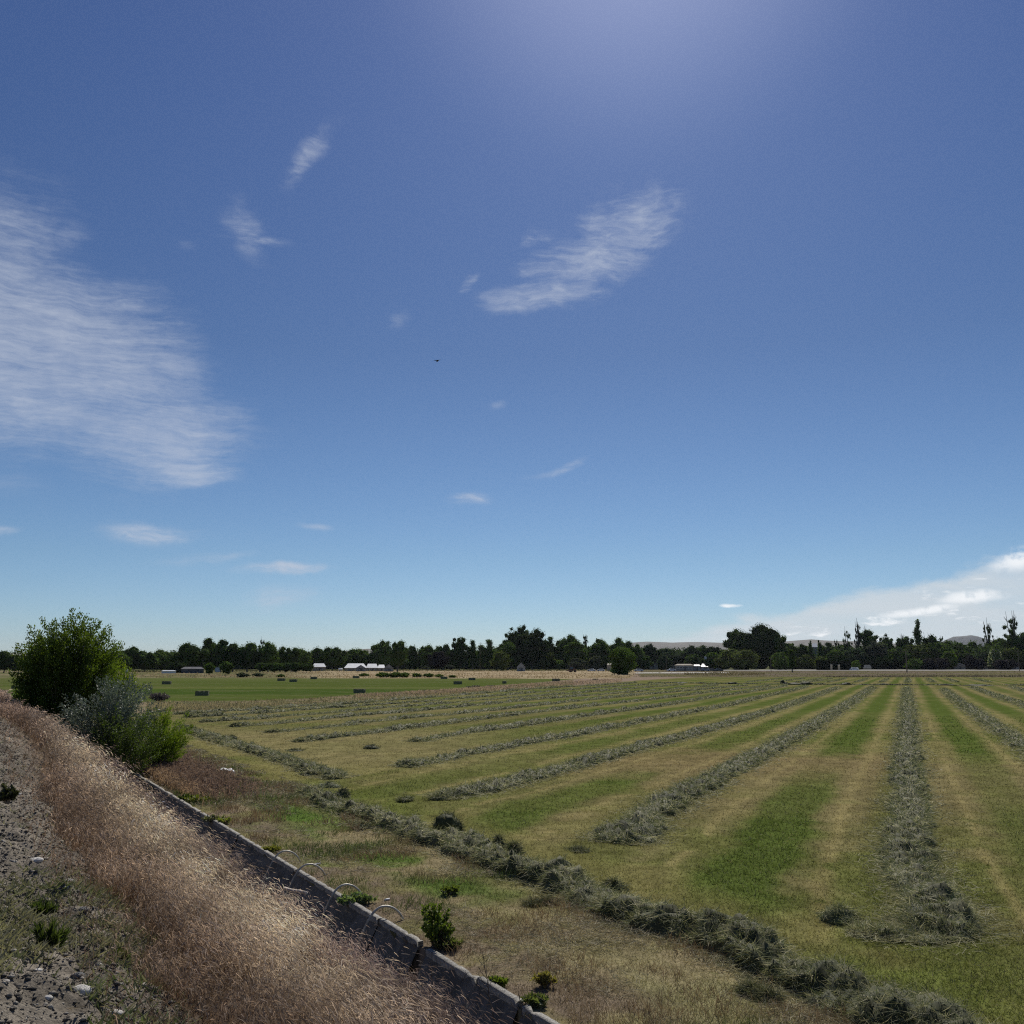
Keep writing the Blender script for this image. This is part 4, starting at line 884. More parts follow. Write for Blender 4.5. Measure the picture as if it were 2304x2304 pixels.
# dark clipped hedges, round garden bush, dark bush row in the wheat
for x, wpx, top, lb in ((1853, 28, 1486, 'leftmost and wide black hedge block by the road'), (1879, 11, 1487, 'narrow black hedge block between two pale posts'), (1902, 23, 1487, 'right black hedge block beside the white van')):
    p = ground(x, 1508.5); mp = scale_at(1508.5)/FPX; t = empty('hedge', p, 0); tag(t, lb, 'hedge', 'black hedge blocks by the road')
    w_, h_ = wpx*mp, (1508.5-top)*mp; B = Bl(); N = 1300; f = rng.integers(0, 4, N); c = np.stack([rng.uniform(-.5, .5, N)*w_, rng.uniform(-.5, .5, N)*3, rng.uniform(0, 1, N)*h_], -1)
    c[f == 0, 1] = -1.5; c[f == 1, 2] = h_; c[f == 2, 0] = -w_/2; c[f == 3, 0] = w_/2; a = rvec(N)*.38; b = np.cross(a, rvec(N)); 
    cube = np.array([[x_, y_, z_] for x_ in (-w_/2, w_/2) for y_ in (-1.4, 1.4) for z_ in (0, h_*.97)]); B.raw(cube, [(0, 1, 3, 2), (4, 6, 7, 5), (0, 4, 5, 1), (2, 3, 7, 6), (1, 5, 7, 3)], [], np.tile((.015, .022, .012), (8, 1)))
    B.raw(np.stack([c-a, c-b, c+a, c+b], 1).reshape(-1, 3), np.arange(N*4).reshape(-1, 4), [], np.tile((.018, .026, .013), (N*4, 1))); B.obj('foliage', M_LEAF, t)
tree(1926, 23, 1487, 1508, 'bush', 'mid', 'round green garden bush behind the white van', 'bush', 'bush', None)
for x, wpx, top, base, lb in ((862, 34, 1511, 1524, 'dark bush at the left end of the bush row in the wheat'), (886, 34, 1510, 1524.5, 'dark bush, second from left in the bush row in the wheat'), (909, 28, 1511, 1524.5, 'dark bush in the middle of the bush row in the wheat'), (937, 24, 1513, 1524, 'smaller bush right of the dense part of the bush row'), (963, 24, 1513, 1524, 'small thin bush toward the right end of the bush row'), (988, 18, 1515, 1524.5, 'low dark bush beside the bale at the end of the bush row'), (1018, 18, 1517, 1525, 'tiny low bush right of the bush row end'),
                             (820, 24, 1513, 1522, 'faint low bush left of the bush row'), (545, 30, 1512, 1524, 'low greyish bush behind the bale pair, right of the two small trees'), (580, 26, 1513, 1523, 'low greyish bush under the orchard row'), (632, 18, 1515, 1524, 'small dark bush just above the upper bale of the pair'), (957, 16, 1497, 1507, 'small pale bush right under the purplish tree'), (1010, 30, 1494, 1507, 'pale yellowish bush under the dark domed tree')):
    tree(x, wpx*.85, top+1, base, 'bush', 'grey' if wpx in (30, 26, 16) else 'mid', lb, 'bush', 'bush', 'bushes at the edges of the wheat strip', n=420)
# far wood closing the gaps behind the single trees
B = Bl()
for q in range(330):
    px = rng.uniform(-260, 2560); dd = rng.uniform(690, 820); a = azel(px, YH)[0]; topy = 7+float(np.interp(px, [-260, 0, 200, 340, 420, 650, 800, 1000, 1100, 1400, 1440, 1640, 1780, 1900, 2050, 2304, 2560], [1478, 1478, 1472, 1470, 1462, 1464, 1469, 1461, 1458, 1452, 1455, 1460, 1455, 1455, 1452, 1450, 1450]))
    R = rng.uniform(6, 10); hh = max(3, (YH-topy)/FPX*dd+EYE)*rng.uniform(.8, 1.15); k = 1+.35*(rng.random(42)-.5); V = UVD*k[:, None]*np.array([R, R, hh*.62])+(math.sin(a)*dd, math.cos(a)*dd, hh*.4)
    cc = np.array(KC['blue'])*rng.uniform(.8, 1.2); V = (V-np.array([math.sin(a)*dd, math.cos(a)*dd, 0]))*np.array([.85, .85, .86])+np.array([math.sin(a)*dd, math.cos(a)*dd, 0]); B.raw(V, UQ, UT, np.tile(cc*.6, (42, 1)))  # blob cores darkened in colour to stand for shade inside the wood
    N = 330; d = rvec(N); d[:, 2] = np.abs(d[:, 2]); c = d*np.array([R, R, hh*.62])*rng.uniform(.85, 1.1, (N, 1))+(math.sin(a)*dd, math.cos(a)*dd, hh*.4); a_ = rvec(N)*.75; b_ = np.cross(a_, rvec(N))
    B.raw(np.stack([c-a_, c-b_, c+a_, c+b_], 1).reshape(-1, 3), np.arange(N*4).reshape(-1, 4), [], np.repeat(cc*rng.uniform(.7, 1.4, (N, 1)), 4, 0))
o = B.obj('far_woodland', M_LEAF); tag(o, 'dim continuous mass of far woodland behind the single trees', 'woodland', kind='stuff')

# ------------------------------------------------------------------ farm buildings, vehicles, poles
def house(x0, x1, ridge, base, label, wall=None, roof=None, depth=9, eave=.55, door=True, name='farmhouse', cat='house', gable=False, windows=2, group=None):
    if x1 < 1600 and 1507 <= base < 1509: base = 1510.3 if gable else 1509.6
    base = max(base, 1505.8); p = ground((x0+x1)/2, base); d = math.hypot(p[0], p[1]); mp = d/FPX; W_ = (x1-x0)*mp; H_ = (base-ridge)*mp; e = H_*eave
    t = empty(name, p, -math.atan2(p[0], p[1])); tag(t, label, cat, group); D = depth
    MB().box((0, 0, e/2), (W_*.96, D, e)).build('wall', wall or M_TANWALL, t)
    B = MB(); th_ = .15
    if gable:   # gable end faces the camera
        hw = W_/2*1.04
        B.add([(-hw, -D/2-.3, e-.1), (0, -D/2-.3, H_), (hw, -D/2-.3, e-.1), (-hw, D/2+.3, e-.1), (0, D/2+.3, H_), (hw, D/2+.3, e-.1), (-hw, -D/2-.3, e-.1-th_), (hw, -D/2-.3, e-.1-th_)], [(0, 1, 4, 3), (1, 2, 5, 4), (0, 6, 7, 2, 1)])
        MB().add([(-W_*.47, -D/2-.31, e), (W_*.47, -D/2-.31, e), (0, -D/2-.31, H_-.25)], [(0, 1, 2)]).build('gable', wall or M_TANWALL, t)
    else:
        hw = W_/2*1.03; hip = min(D/2, W_*.16)
        B.add([(-hw, -D/2-.4, e-.05), (hw, -D/2-.4, e-.05), (hw, D/2+.4, e-.05), (-hw, D/2+.4, e-.05), (-hw+hip, 0, H_), (hw-hip, 0, H_)], [(0, 1, 5, 4), (1, 2, 5), (2, 3, 4, 5), (3, 0, 4), (3, 2, 1, 0)])
    B.build('roof', roof or M_TIN, t)
    for k in range(windows):
        x = (k+.5)/max(1, windows)*W_*.8-W_*.4; w_ = MB().box((x, -D/2-.02, e*.58), (min(1.4, W_*.16), .06, e*.36)).build('window', M_WHITE, t)
        MB().box((x, -D/2-.055, e*.58), (min(1.2, W_*.13), .03, e*.28)).build('pane', M_GLASS, w_)
    if door: MB().box((W_*.06, -D/2-.03, e*.38), (.95, .07, e*.74)).build('door', M_DKROOF, t)
    return t
house(703, 732, 1493.5, 1507, 'small farmhouse with a pale metal roof, left of the long one')
house(776, 824, 1493.5, 1507, 'long farmhouse with a pale roof, its left and widest wing', eave=.42, windows=4, depth=12)
house(800, 823, 1496.5, 1508, 'dark gabled wing in front of the long farmhouse', M_GREYWALL, M_DKROOF, gable=True, eave=.5, depth=5, name='garage', cat='garage')
house(824, 850, 1494, 1507, 'middle wing of the long farmhouse with a pale roof', eave=.45, windows=3)
house(850, 866, 1496, 1507, 'short pale roofed shed joined to the right of the long farmhouse', eave=.5, windows=1, name='shed', cat='shed')
house(864, 885, 1494.5, 1508, 'brown gabled house at the right end of the farm', M_GREYWALL, M_SHINGLE, gable=True, eave=.45, depth=6)
house(1163, 1182, 1491, 1507.5, 'small dim gabled house in the shade under the huge dark tree', M_GREYWALL, M_GREYWALL, gable=True, eave=.5, depth=5)
house(365, 394, 1508.5, 1515, 'low white trailer under the black bushy tree', M_WHITE, M_TIN, depth=3, eave=.8, door=False, name='trailer', cat='trailer', windows=0)
house(279, 288, 1503, 1513.5, 'small white leaning shed near the leafy bush', M_WHITE, M_WHITE, depth=3, gable=True, eave=.6, door=False, name='shed', cat='shed', windows=0)
house(484, 495, 1498, 1512, 'white shed seen between the two small round trees', M_WHITE, M_TIN, depth=4, eave=.7, door=False, name='shed', cat='shed', windows=0)
house(410, 456, 1501.5, 1514.5, 'long dark open shed left of the two small round trees', M_DKROOF, M_DKROOF, depth=5, eave=.7, door=False, name='shed', cat='shed', windows=0)
house(1366, 1378, 1493, 1507.5, 'low pale flat shed left of the lone bushy tree', M_TANWALL, M_TANWALL, depth=4, eave=.8, door=False, name='shed', cat='shed', windows=0)
house(1519, 1560, 1494.5, 1507.5, 'long pale mobile home at the left of the trailer yard', M_TANWALL, M_TANWALL, depth=4, eave=.82, windows=5, name='mobile_home', cat='mobile home')
house(1560, 1576, 1496, 1507.5, 'short pale mobile home beside the long one', M_GREYWALL, M_TIN, depth=4, eave=.8, windows=1, name='mobile_home', cat='mobile home')
house(1458, 1480, 1486, 1506.5, 'brown roofed house dimly seen under the bluish trees', M_TANWALL, M_SHINGLE, eave=.6)
house(1504, 1520, 1489, 1506.5, 'brown roofed house left of the long pale mobile home', M_TANWALL, M_SHINGLE, eave=.6)
house(1578, 1596, 1494, 1506.8, 'pale grey roofed house right of the mobile homes', M_TANWALL, M_TIN, eave=.5)
house(2148, 2171, 1494, 1507.5, 'pale garden shed with a wide low roof near the right edge', M_TANWALL, M_TIN, depth=5, gable=True, eave=.72, name='shed', cat='shed', windows=1)
house(2208, 2222, 1498, 1507.5, 'tiny pointed tan shed near the right edge', M_TANWALL, M_SHINGLE, depth=3, gable=True, eave=.6, name='shed', cat='shed', windows=0)
house(2274, 2291, 1494, 1507.5, 'dim white fronted house by the right edge pole', M_GREYWALL, M_TIN, depth=5, eave=.6, windows=2)
house(1830, 1842, 1452, 1506.2, 'white gabled upper storey peeping over the trees between two conifers', M_GREYWALL, M_WHITE, depth=6, eave=.86, windows=0, door=False, name='tall_barn', cat='barn')
house(1944, 1960, 1497, 1507.5, 'low tan greenhouse roof right of the white van', M_TANWALL, M_TANWALL, depth=4, eave=.35, windows=0, door=False, name='shed', cat='shed')
def car(px, base, label, mat=M_WHITE, van=False, L_=4.6):
    if px < 1630: base += 2.2
    p = ground(px, base); t = empty('van' if van else 'car', p, rng.uniform(-.3, .3)); tag(t, label, 'van' if van else 'car', None)
    H_ = 1.9 if van else 1.45
    MB().box((0, 0, .62), (L_, 1.8, .72)).build('body', mat, t)
    MB().box((.1 if not van else .25, 0, .98+(H_-.98)/2), (L_*(.86 if van else .55), 1.6, H_-.98), taper=.85).build('cabin', mat, t)
    for s in (-1, 1): MB().box((.1, s*.79, 1.2+(.2 if van else 0)), (L_*.46, .06, .34)).build('window', M_GLASS, t)
    for x in (-L_*.32, L_*.32):
        for y in (-.85, .85): MB().tube([(x, y-.1, .33), (x, y+.1, .33)], .33, 14).build('wheel', M_RUBBER, t)
car(1922, 1508.6, 'white van parked before the round garden bush', van=True, L_=5.2)
car(1352, 1508.6, 'small white car left of the low pale shed', L_=4.0)
car(1331, 1508.6, 'white car left of another, behind the wheat', L_=4.2)
car(1437, 1508.8, 'white car just right of the lone bushy tree')
car(1511, 1508.3, 'pale car at the left end of the long pale mobile home')
car(1600, 1508.3, 'dark car in the trailer yard, left of two', M_CAR)
car(1617, 1508.2, 'dark car in the trailer yard, right of two', M_CAR)
car(1586, 1508.5, 'grey van between the mobile homes and the dark cars', M_GREYWALL, van=True)
# white propane tank in the wheat
p = ground(766, 1510.5); t = empty('propane_tank', p, .3); tag(t, 'bright white rounded tank standing before the long farmhouse', 'tank')
B = MB(); B.tube([(-1.2, 0, 1.0), (-1.1, 0, 1.0), (-.85, 0, 1.0), (.85, 0, 1.0), (1.1, 0, 1.0), (1.2, 0, 1.0)], [.1, .45, .62, .62, .45, .1], 16); B.build('tank_body', M_WHITE, t, smooth=True)
for x in (-.6, .6): MB().box((x, 0, .22), (.2, .9, .44)).build('leg', M_GREYWALL, t)
# white satellite dish on a mast
p = ground(1588, 1507); mp = scale_at(1507)/FPX; t = empty('satellite_dish', p, 0); tag(t, 'white dish shape raised on a mast above the trailer yard', 'satellite dish')
MB().tube([(0, 0, 0), (0, 0, 25*mp)], .09, 6).build('mast', M_GREYWALL, t)
V = [(0, .3, 27*mp)]+[(math.cos(a)*.95, -.15+.25*math.sin(a), 27*mp+math.sin(a)*1.1) for a in np.linspace(0, 2*math.pi, 17)[:-1]]; V += [(0, .34, 27*mp)]+[(x, y+.05, z) for x, y, z in V[1:17]]
F = [(0, 1+i, 1+(i+1) % 16) for i in range(16)]+[(17, 18+(i+1) % 16, 18+i) for i in range(16)]+[(1+i, 18+i, 18+(i+1) % 16, 1+(i+1) % 16) for i in range(16)]
MB().add(V, F).build('dish', M_WHITE, t)
for x, lb in ((1871, 'pale gate post between the left and narrow hedge blocks'), (1888, 'pale gate post between the narrow and right hedge blocks')):
    p = ground(x, 1508.7); t = empty('gate_post', p, 0); tag(t, lb, 'gate post', 'pale gate posts'); MB().box((0, 0, 1.6), (1.0, .7, 3.2)).build('pillar', M_TANWALL, t); MB().box((0, 0, 3.29), (1.25, .95, .18)).build('cap', M_WHITE, t)
# poles and wires
def pole(px, top, base, label, r=.16, arm=True):
    p = ground(px, base); d = math.hypot(p[0], p[1]); h_ = (base-top)/FPX*d; t = empty('utility_pole', p, -math.atan2(p[0], p[1])); tag(t, label, 'utility pole', 'utility poles by the road')
    MB().tube([(0, 0, -.2), (0, 0, h_*.5), (0, 0, h_)], [r, r*.85, r*.65], 8).build('post', M_POLE, t)
    if arm:
        ca = MB().box((0, -.12, h_-.5), (1.9, .1, .12)).build('crossarm', M_POLE, t)
        for x in (-.8, 0, .8): MB().tube([(x, -.12, h_-.43), (x, -.12, h_-.25)], .05, 6).build('insulator', M_GREYWALL, ca)
    return np.array(p)+np.array([0, 0, h_-.25])
a = pole(2041, 1469, 1513, 'thick pale utility pole in front of the right hand trees', .26)
b = pole(2294, 1470, 1511, 'thin utility pole near the right photo edge')
c = pole(1080, 1447, 1509, 'thin tall utility pole before the centre trees', .13)
dd = pole(1735, 1480, 1511.5, 'short utility pole lost against the biggest round tree', .12, False)
ee = pole(2600, 1470, 1511, 'utility pole beyond the right photo edge'); ff = pole(1500, 1476, 1510, 'slim utility pole before the bluish trees', .10, False)
def wire(p, q, sag, label):
    o_ = empty('power_wire', (p+q)/2); u = np.linspace(0, 1, 20)[:, None]; P = p*(1-u)+q*u; P[:, 2] -= (4*u*(1-u))[:, 0]*sag
    MB().tube(P-(p+q)/2, .035, 4).build('cable', M_TWIG, o_); tag(o_, label, 'power wire', 'wires between the utility poles')
wire(c, ff, 1.6, 'wire strung from the centre pole toward the slim pole'); wire(ff, dd, 1.0, 'wire strung from the slim pole across the sunlit wide tree'); wire(dd, a, 1.0, 'wire between the short pole and the thick pale pole'); wire(a, b, 1.2, 'wire from the thick pale pole to the right edge pole'); wire(b, ee, 1.0, 'wire from the right edge pole out of the photo')
# old tractor with a cab working in the wheat
p = ground(1288, 1512.3); t = empty('tractor', p, .2); tag(t, 'rust brown tractor with a cab working in the wheat strip', 'tractor')
MB().box((.75, 0, 1.15), (1.7, .75, .7), taper=.9).build('hood', M_RUST, t); MB().box((-.55, 0, 1.0), (1.3, 1.0, .6)).build('chassis', M_RUST, t)
cb_ = MB().box((-.55, 0, 1.95), (1.15, 1.25, 1.15), taper=.9).build('cab', M_GLASS, t); MB().box((-.55, 0, 2.58), (1.3, 1.4, .12)).build('cab_roof', M_RUST, t); MB().tube([(1.0, .15, 1.5), (1.0, .15, 2.3)], .05, 6).build('exhaust', M_TWIG, t)
for x, y, r in ((-.8, .95, .78), (-.8, -.95, .78), (1.25, .75, .45), (1.25, -.75, .45)):
    wh = MB().tube([(x, y-.2, r), (x, y-.16, r), (x, y+.16, r), (x, y+.2, r)], [r*.85, r, r, r*.85], 20).build('wheel', M_RUBBER, t); MB().tube([(x, y-.215, r), (x, y+.215, r)], r*.5, 14).build('rim', M_RUST, wh)
MB().box((-1.9, 0, .7), (.9, 3.0, .5)).build('implement', M_RUST, t)
# the bird overhead
d = raydir(985, 812); P = np.array([0, 0, EYE])+d*95
B = MB(); B.tube([(-.16, -.02, -.13), (-.10, 0, -.09), (-.02, 0, -.01), (.06, 0, .06), (.13, .02, .09), (.30, .04, .14)], [.010, .045, .055, .045, .02, .006], 8)
B.tube([(.30, .04, .14), (.34, .04, .155)], [.02, .004], 4)
for (r_, t1, t2) in (((.02, .03, .03), (.08, .25, .20), (.10, .42, .27)), ((.0, -.03, .03), (-.10, -.22, -.02), (-.42, -.46, -.10))):
    r_, t1, t2 = map(np.array, (r_, t1, t2)); w0 = np.array([.07, 0, .05]); V = [r_-w0, r_+w0, t1+w0*.9, t1-w0*.7, t2]; V = [v+np.array([0, 0, .006]) for v in V]+[v-np.array([0, 0, .006]) for v in V]
    B.add(V, [(0, 1, 2, 3), (3, 2, 4), (8, 7, 6, 5), (9, 7, 8), (0, 5, 6, 1), (1, 6, 7, 2), (2, 7, 9, 4), (4, 9, 8, 3), (3, 8, 5, 0)])
o = B.build('bird', M_FEATHER, None, smooth=True, loc=tuple(P)); tag(o, 'small dark bird flying alone in the open blue sky', 'bird')

# ------------------------------------------------------------------ near bushes
def shrub(name, px, py, z0, wpx, top, label, colr, mat, nb=150, nl=120, leaf=(.045, .014), shape='fan', seed=0, lift=.5, group=None, cat='bush', stems=5, droop=0.0, dist=None, core=.45, xshift=0.0):
    p = ground(px, py, z0); d = math.hypot(p[0], p[1]); mp = d/FPX; W_ = wpx*mp; H_ = (py-top)*mp
    t = empty(name, p); tag(t, label, cat, group); r2 = np.random.default_rng(seed)
    ends = []; B = Bl(); S = MB()
    for k in range(nb):
        while True:
            q = r2.uniform(-1, 1, 3)
            if q @ q < 1 and q @ q > .12: break
        if shape == 'fan': e = np.array([q[0]*W_/2*(.97), q[1]*W_/2*.8, H_*(.54+.44*q[2])])
        else: e = np.array([q[0]*W_/2, q[1]*W_/2*.8, H_*(.5+.48*q[2])])
        e[0] += xshift*W_*(e[2]/H_-.5); lump_ = 1+.22*(vnoise(e[None]*1.3/max(W_, .5)*2.2+seed, seed)[0]-.5); e[:2] *= lump_; e[2] *= (1+.12*(lump_-1)*2); e[2] = max(e[2], .06)
        b0 = np.array([r2.normal()*.05*W_, r2.normal()*.04*W_, 0]); m_ = np.array([e[0]*.45, e[1]*.45, e[2]*.62]); u = np.linspace(0, 1, 8)[:, None]
        path = b0*(1-u)**2+2*m_*u*(1-u)+e*u**2
        if k < stems*6: S.tube(path[::2] if len(path[::2]) > 2 else path, np.linspace(.018, .004, 4)*max(1, H_/2.2), 5, cap=False)
        n = nl; us = r2.uniform(.42, 1.0, n)**.8; P = np.stack([np.interp(us, u[:, 0], path[:, i]) for i in range(3)], -1)
        spr = (.055+.14*(1-us))*W_*.42; P += r2.normal(size=(n, 3))*spr[:, None]*.55
        ax = path[-1]-path[-3]; ax /= np.linalg.norm(ax)+1e-9
        dr = ax*lift+r2.normal(size=(n, 3))*.6+np.array([0, 0, lift*.3-droop]); dr /= np.linalg.norm(dr, axis=1)[:, None]; ln = leaf[0]*r2.uniform(.6, 1.4, n)
        br = colr[0]+(np.array(colr[1])-colr[0])*(r2.random((n, 1))*.7+.3*r2.random())
        P[:, 2] = np.maximum(P[:, 2], .03)
        sd = np.cross(dr, r2.normal(size=(n, 3))); sd /= np.linalg.norm(sd, axis=1)[:, None]; wd = leaf[1]*r2.uniform(.7, 1.3, n)[:, None]
        V = np.stack([P, P+dr*ln[:, None]*.5+sd*wd, P+dr*ln[:, None], P+dr*ln[:, None]*.5-sd*wd], 1).reshape(-1, 3)
        B.raw(V, np.arange(n*4).reshape(-1, 4), [], np.repeat(br, 4, 0))
    B.obj('foliage', mat, t); S.build('stem', M_BARK, t)
    return t
shrub('leafy_tree', 134, 1660, .85, 228, 1402, 'tall bushy bright green tree on the bank at the left', (np.array((.045, .075, .014)), np.array((.135, .180, .028))), M_SHRUB, nb=480, nl=165, leaf=(.085, .022), seed=3, stems=9, lift=.9, cat='tree')
shrub('leafy_tree', 245, 1655, .7, 130, 1490, 'lower bright green shoots right of the tall bushy tree, above the silver bush', (np.array((.10, .145, .02)), np.array((.20, .25, .035))), M_SHRUB, nb=120, nl=120, leaf=(.08, .020), seed=13, stems=5, lift=.9, cat='tree')
shrub('silver_bush', 236, 1722, .42, 215, 1528, 'silvery grey leaved bush in front of the bushy green tree', (np.array((.075, .10, .07)), np.array((.21, .245, .195))), M_SILVER, nb=170, nl=90, leaf=(.075, .017), seed=5, stems=6, lift=.7)
shrub('green_bush', 280, 1757, .10, 190, 1600, 'dark green bush below the silvery one at the ditch end', (np.array((.05, .075, .022)), np.array((.09, .125, .03))), M_SHRUB, nb=130, nl=110, leaf=(.05, .013), seed=6, stems=4, lift=.5)
shrub('willow_bush', 352, 1735, .0, 150, 1596, 'bright green feathery bush at the field edge, right of the silvery one', (np.array((.10, .15, .022)), np.array((.19, .25, .035))), M_SHRUB, nb=150, nl=120, leaf=(.07, .010), seed=8, stems=6, lift=1.3)
shrub('grey_bush', 355, 1579, .0, 55, 1560, 'low purplish grey dead looking bush behind the feathery green bush', (np.array((.12, .10, .10)), np.array((.18, .15, .15))), M_SILVER, nb=60, nl=60, leaf=(.12, .03), seed=9, stems=3, lift=.6)

# small weeds near the ditch lip
def weed(px, py, wpx, top, label, c0, c1, seed, z0=0.0, nb=20, nl=26, leaf=(.05, .014), lift=.6, group='weeds along the ditch lip', name='weed'):
    return shrub(name, px, py, z0, wpx*1.15, top if py-top > 60 or z0 > 0 else py-(py-top)*.62, label, (np.array(c0)*(1.0 if z0 == 0 else .8), np.array(c1)*(1.0 if z0 == 0 else .8)), M_SHRUB, nb, nl, leaf, 'fan', seed, lift, group, 'weed', 2)
weed(982, 2128, 74, 2036, 'tall leafy green weed at the broken notch in the ditch lip', (.09, .13, .03), (.18, .23, .05), 21, nb=34, nl=34, leaf=(.045, .016))
weed(1010, 2136, 60, 2096, 'dusty green weed spreading right of the tall leafy one', (.09, .11, .05), (.15, .17, .07), 22, nb=24)
weed(800, 2034, 78, 2000, 'low grey green weed mat between two siphon tubes', (.10, .14, .08), (.17, .22, .12), 23, nb=34, nl=30, leaf=(.04, .016))
weed(1120, 2222, 34, 2198, 'small green broadleaf weed on the ditch lip near the bottom', (.10, .14, .03), (.18, .22, .05), 24)
weed(1228, 2220, 44, 2176, 'small yellowish orange weed on the straw near the bottom', (.18, .15, .06), (.26, .22, .09), 25)
weed(445, 1806, 52, 1782, 'yellow green weed on the ditch lip below the purplish dry patch', (.13, .15, .03), (.22, .23, .05), 26)
weed(418, 1803, 30, 1780, 'dark green weed left of the yellow green one on the lip', (.05, .08, .02), (.09, .12, .03), 27)
weed(500, 1853, 46, 1832, 'pale yellow green weed just past the lip, left of the first tube', (.15, .17, .05), (.24, .26, .08), 28)
weed(614, 1918, 36, 1900, 'low yellowish weed just above the first siphon tube', (.18, .18, .05), (.27, .26, .08), 29)
weed(480, 1850, 40, 1828, 'greyish weed hanging over the lip above the second joint', (.12, .12, .08), (.2, .2, .14), 30)
weed(1200, 2262, 60, 2242, 'low grey green weed strip beside the lip at the bottom', (.11, .13, .06), (.17, .19, .09), 31)
weed(1014, 1934+78, 44, 1988, 'small upright green weed in the straw above the leafy weed', (.10, .13, .04), (.16, .19, .06), 32)
weed(105, 2158, 66, 2096, 'deep green grassy weed tuft in the stones at lower left', (.06, .085, .03), (.11, .14, .05), 41, z0=1.42, nb=26, nl=60, leaf=(.06, .004), lift=2.0, group='weeds on the stony bank')
weed(250, 2178, 56, 2150, 'small dark green weed tuft on the bank, right of the larger one', (.06, .085, .03), (.11, .13, .05), 42, z0=1.32, nb=20, nl=50, leaf=(.045, .004), lift=1.6, group='weeds on the stony bank')
weed(92, 2070, 50, 2040, 'green weed tuft high on the stony bank', (.06, .09, .03), (.11, .14, .05), 43, z0=1.45, nb=20, nl=50, leaf=(.05, .004), lift=1.6, group='weeds on the stony bank')
weed(16, 1806, 44, 1776, 'dark clump of weed on the crest at the left edge', (.03, .035, .02), (.06, .06, .035), 44, z0=1.85, group='weeds on the stony bank')

# dead weed stalks
def stalk(px, py, tx, ty, label, br=7, seed=0, r=.006):
    P = hit_bank(px, py); d = np.linalg.norm(P-np.array([0, 0, EYE])); q = np.array([0, 0, EYE])+raydir(tx, ty)*(np.linalg.norm(P[:2])/np.linalg.norm(raydir(tx, ty)[:2]))
    r2 = np.random.default_rng(seed); t = empty('dead_stalk', P); tag(t, label, 'dead weed', 'dead weed stalks'); v = q-P; B = MB(); u = np.linspace(0, 1, 7)[:, None]
    path = v*u+np.concatenate([np.zeros((1, 3)), r2.normal(size=(6, 3))*.012*np.linalg.norm(v)]); B.tube(path, np.linspace(r, r*.3, 7), 5); B.build('stem', M_TWIG, t)
    T = MB()
    for k in range(br):
        f = r2.uniform(.35, .95); b0 = v*f; a = r2.uniform(0, 6.28); ln = np.linalg.norm(v)*r2.uniform(.12, .28); e = b0+np.array([math.cos(a)*ln*.6, math.sin(a)*ln*.6, ln*.8]); T.tube([b0, (b0+e)/2+np.array([math.cos(a), math.sin(a), 0])*ln*.08, e], [r*.5, r*.35, r*.15], 4)
    T.build('twig', M_TWIG, t)
stalk(1112, 2303, 1087, 2150, 'tall dark dead stalk leaning before the ditch near the bottom', 10, 1, .007)
stalk(975, 2228, 968, 2160, 'dark dead stalk against the ditch wall left of the tallest', 8, 2)
stalk(1008, 2240, 1052, 2190, 'leaning dead stalk against the ditch wall right of the upright one', 5, 3)
stalk(267, 2003, 288, 1916, 'dark leaning dead stalk in the dry grass, left of a pair', 2, 4)
stalk(300, 2013, 320, 1938, 'thin leaning dead stalk in the dry grass, right of a pair', 2, 5)
stalk(416, 1880, 430, 1840, 'short dark dead stalk in dry grass near the ditch', 2, 6)
stalk(184, 1756, 191, 1712, 'forked dead stalk under the silvery bush, left of two', 4, 7, .010)
stalk(206, 1752, 222, 1716, 'forked dead stalk under the silvery bush, right of two', 4, 8, .010)
stalk(400, 1782, 400, 1758, 'dead stalk beside the far end of the ditch', 2, 9)
stalk(1176, 2290, 1168, 2236, 'thin dead stalk against the ditch wall at the bottom', 4, 10)

# stones on the bank
def rock(px, py, wpx, hpx, label, mat, seed, rz=0.4):
    P = hit_bank(px, py); d = np.linalg.norm(P-np.array([0, 0, EYE])); W_ = wpx/FPX*d; H_ = max(hpx/FPX*d, W_*.3); r2 = np.random.default_rng(seed)
    th, p2 = np.meshgrid(np.linspace(0, 2*math.pi, 17)[:-1], np.linspace(-math.pi/2, math.pi/2, 10)); Q = np.stack([np.cos(th)*np.cos(p2)*W_/2, np.sin(th)*np.cos(p2)*W_*.38, np.sin(p2)*H_/2], -1)
    Q *= (1+.35*(fbm(Q/W_*3+seed, 1, 3, seed)-.5))[..., None]; I = np.arange(160).reshape(10, 16); I2 = np.roll(I, -1, 1)
    Fq = np.stack([I[:-1], I2[:-1], I2[1:], I[1:]], -1).reshape(-1, 4)
    o = mesh_obj('rock', Q.reshape(-1, 3), [Fq], mat, smooth=True, loc=tuple(P+np.array([0, 0, H_*.12])), rz=rz); tag(o, label, 'rock', 'single stones on the bank')
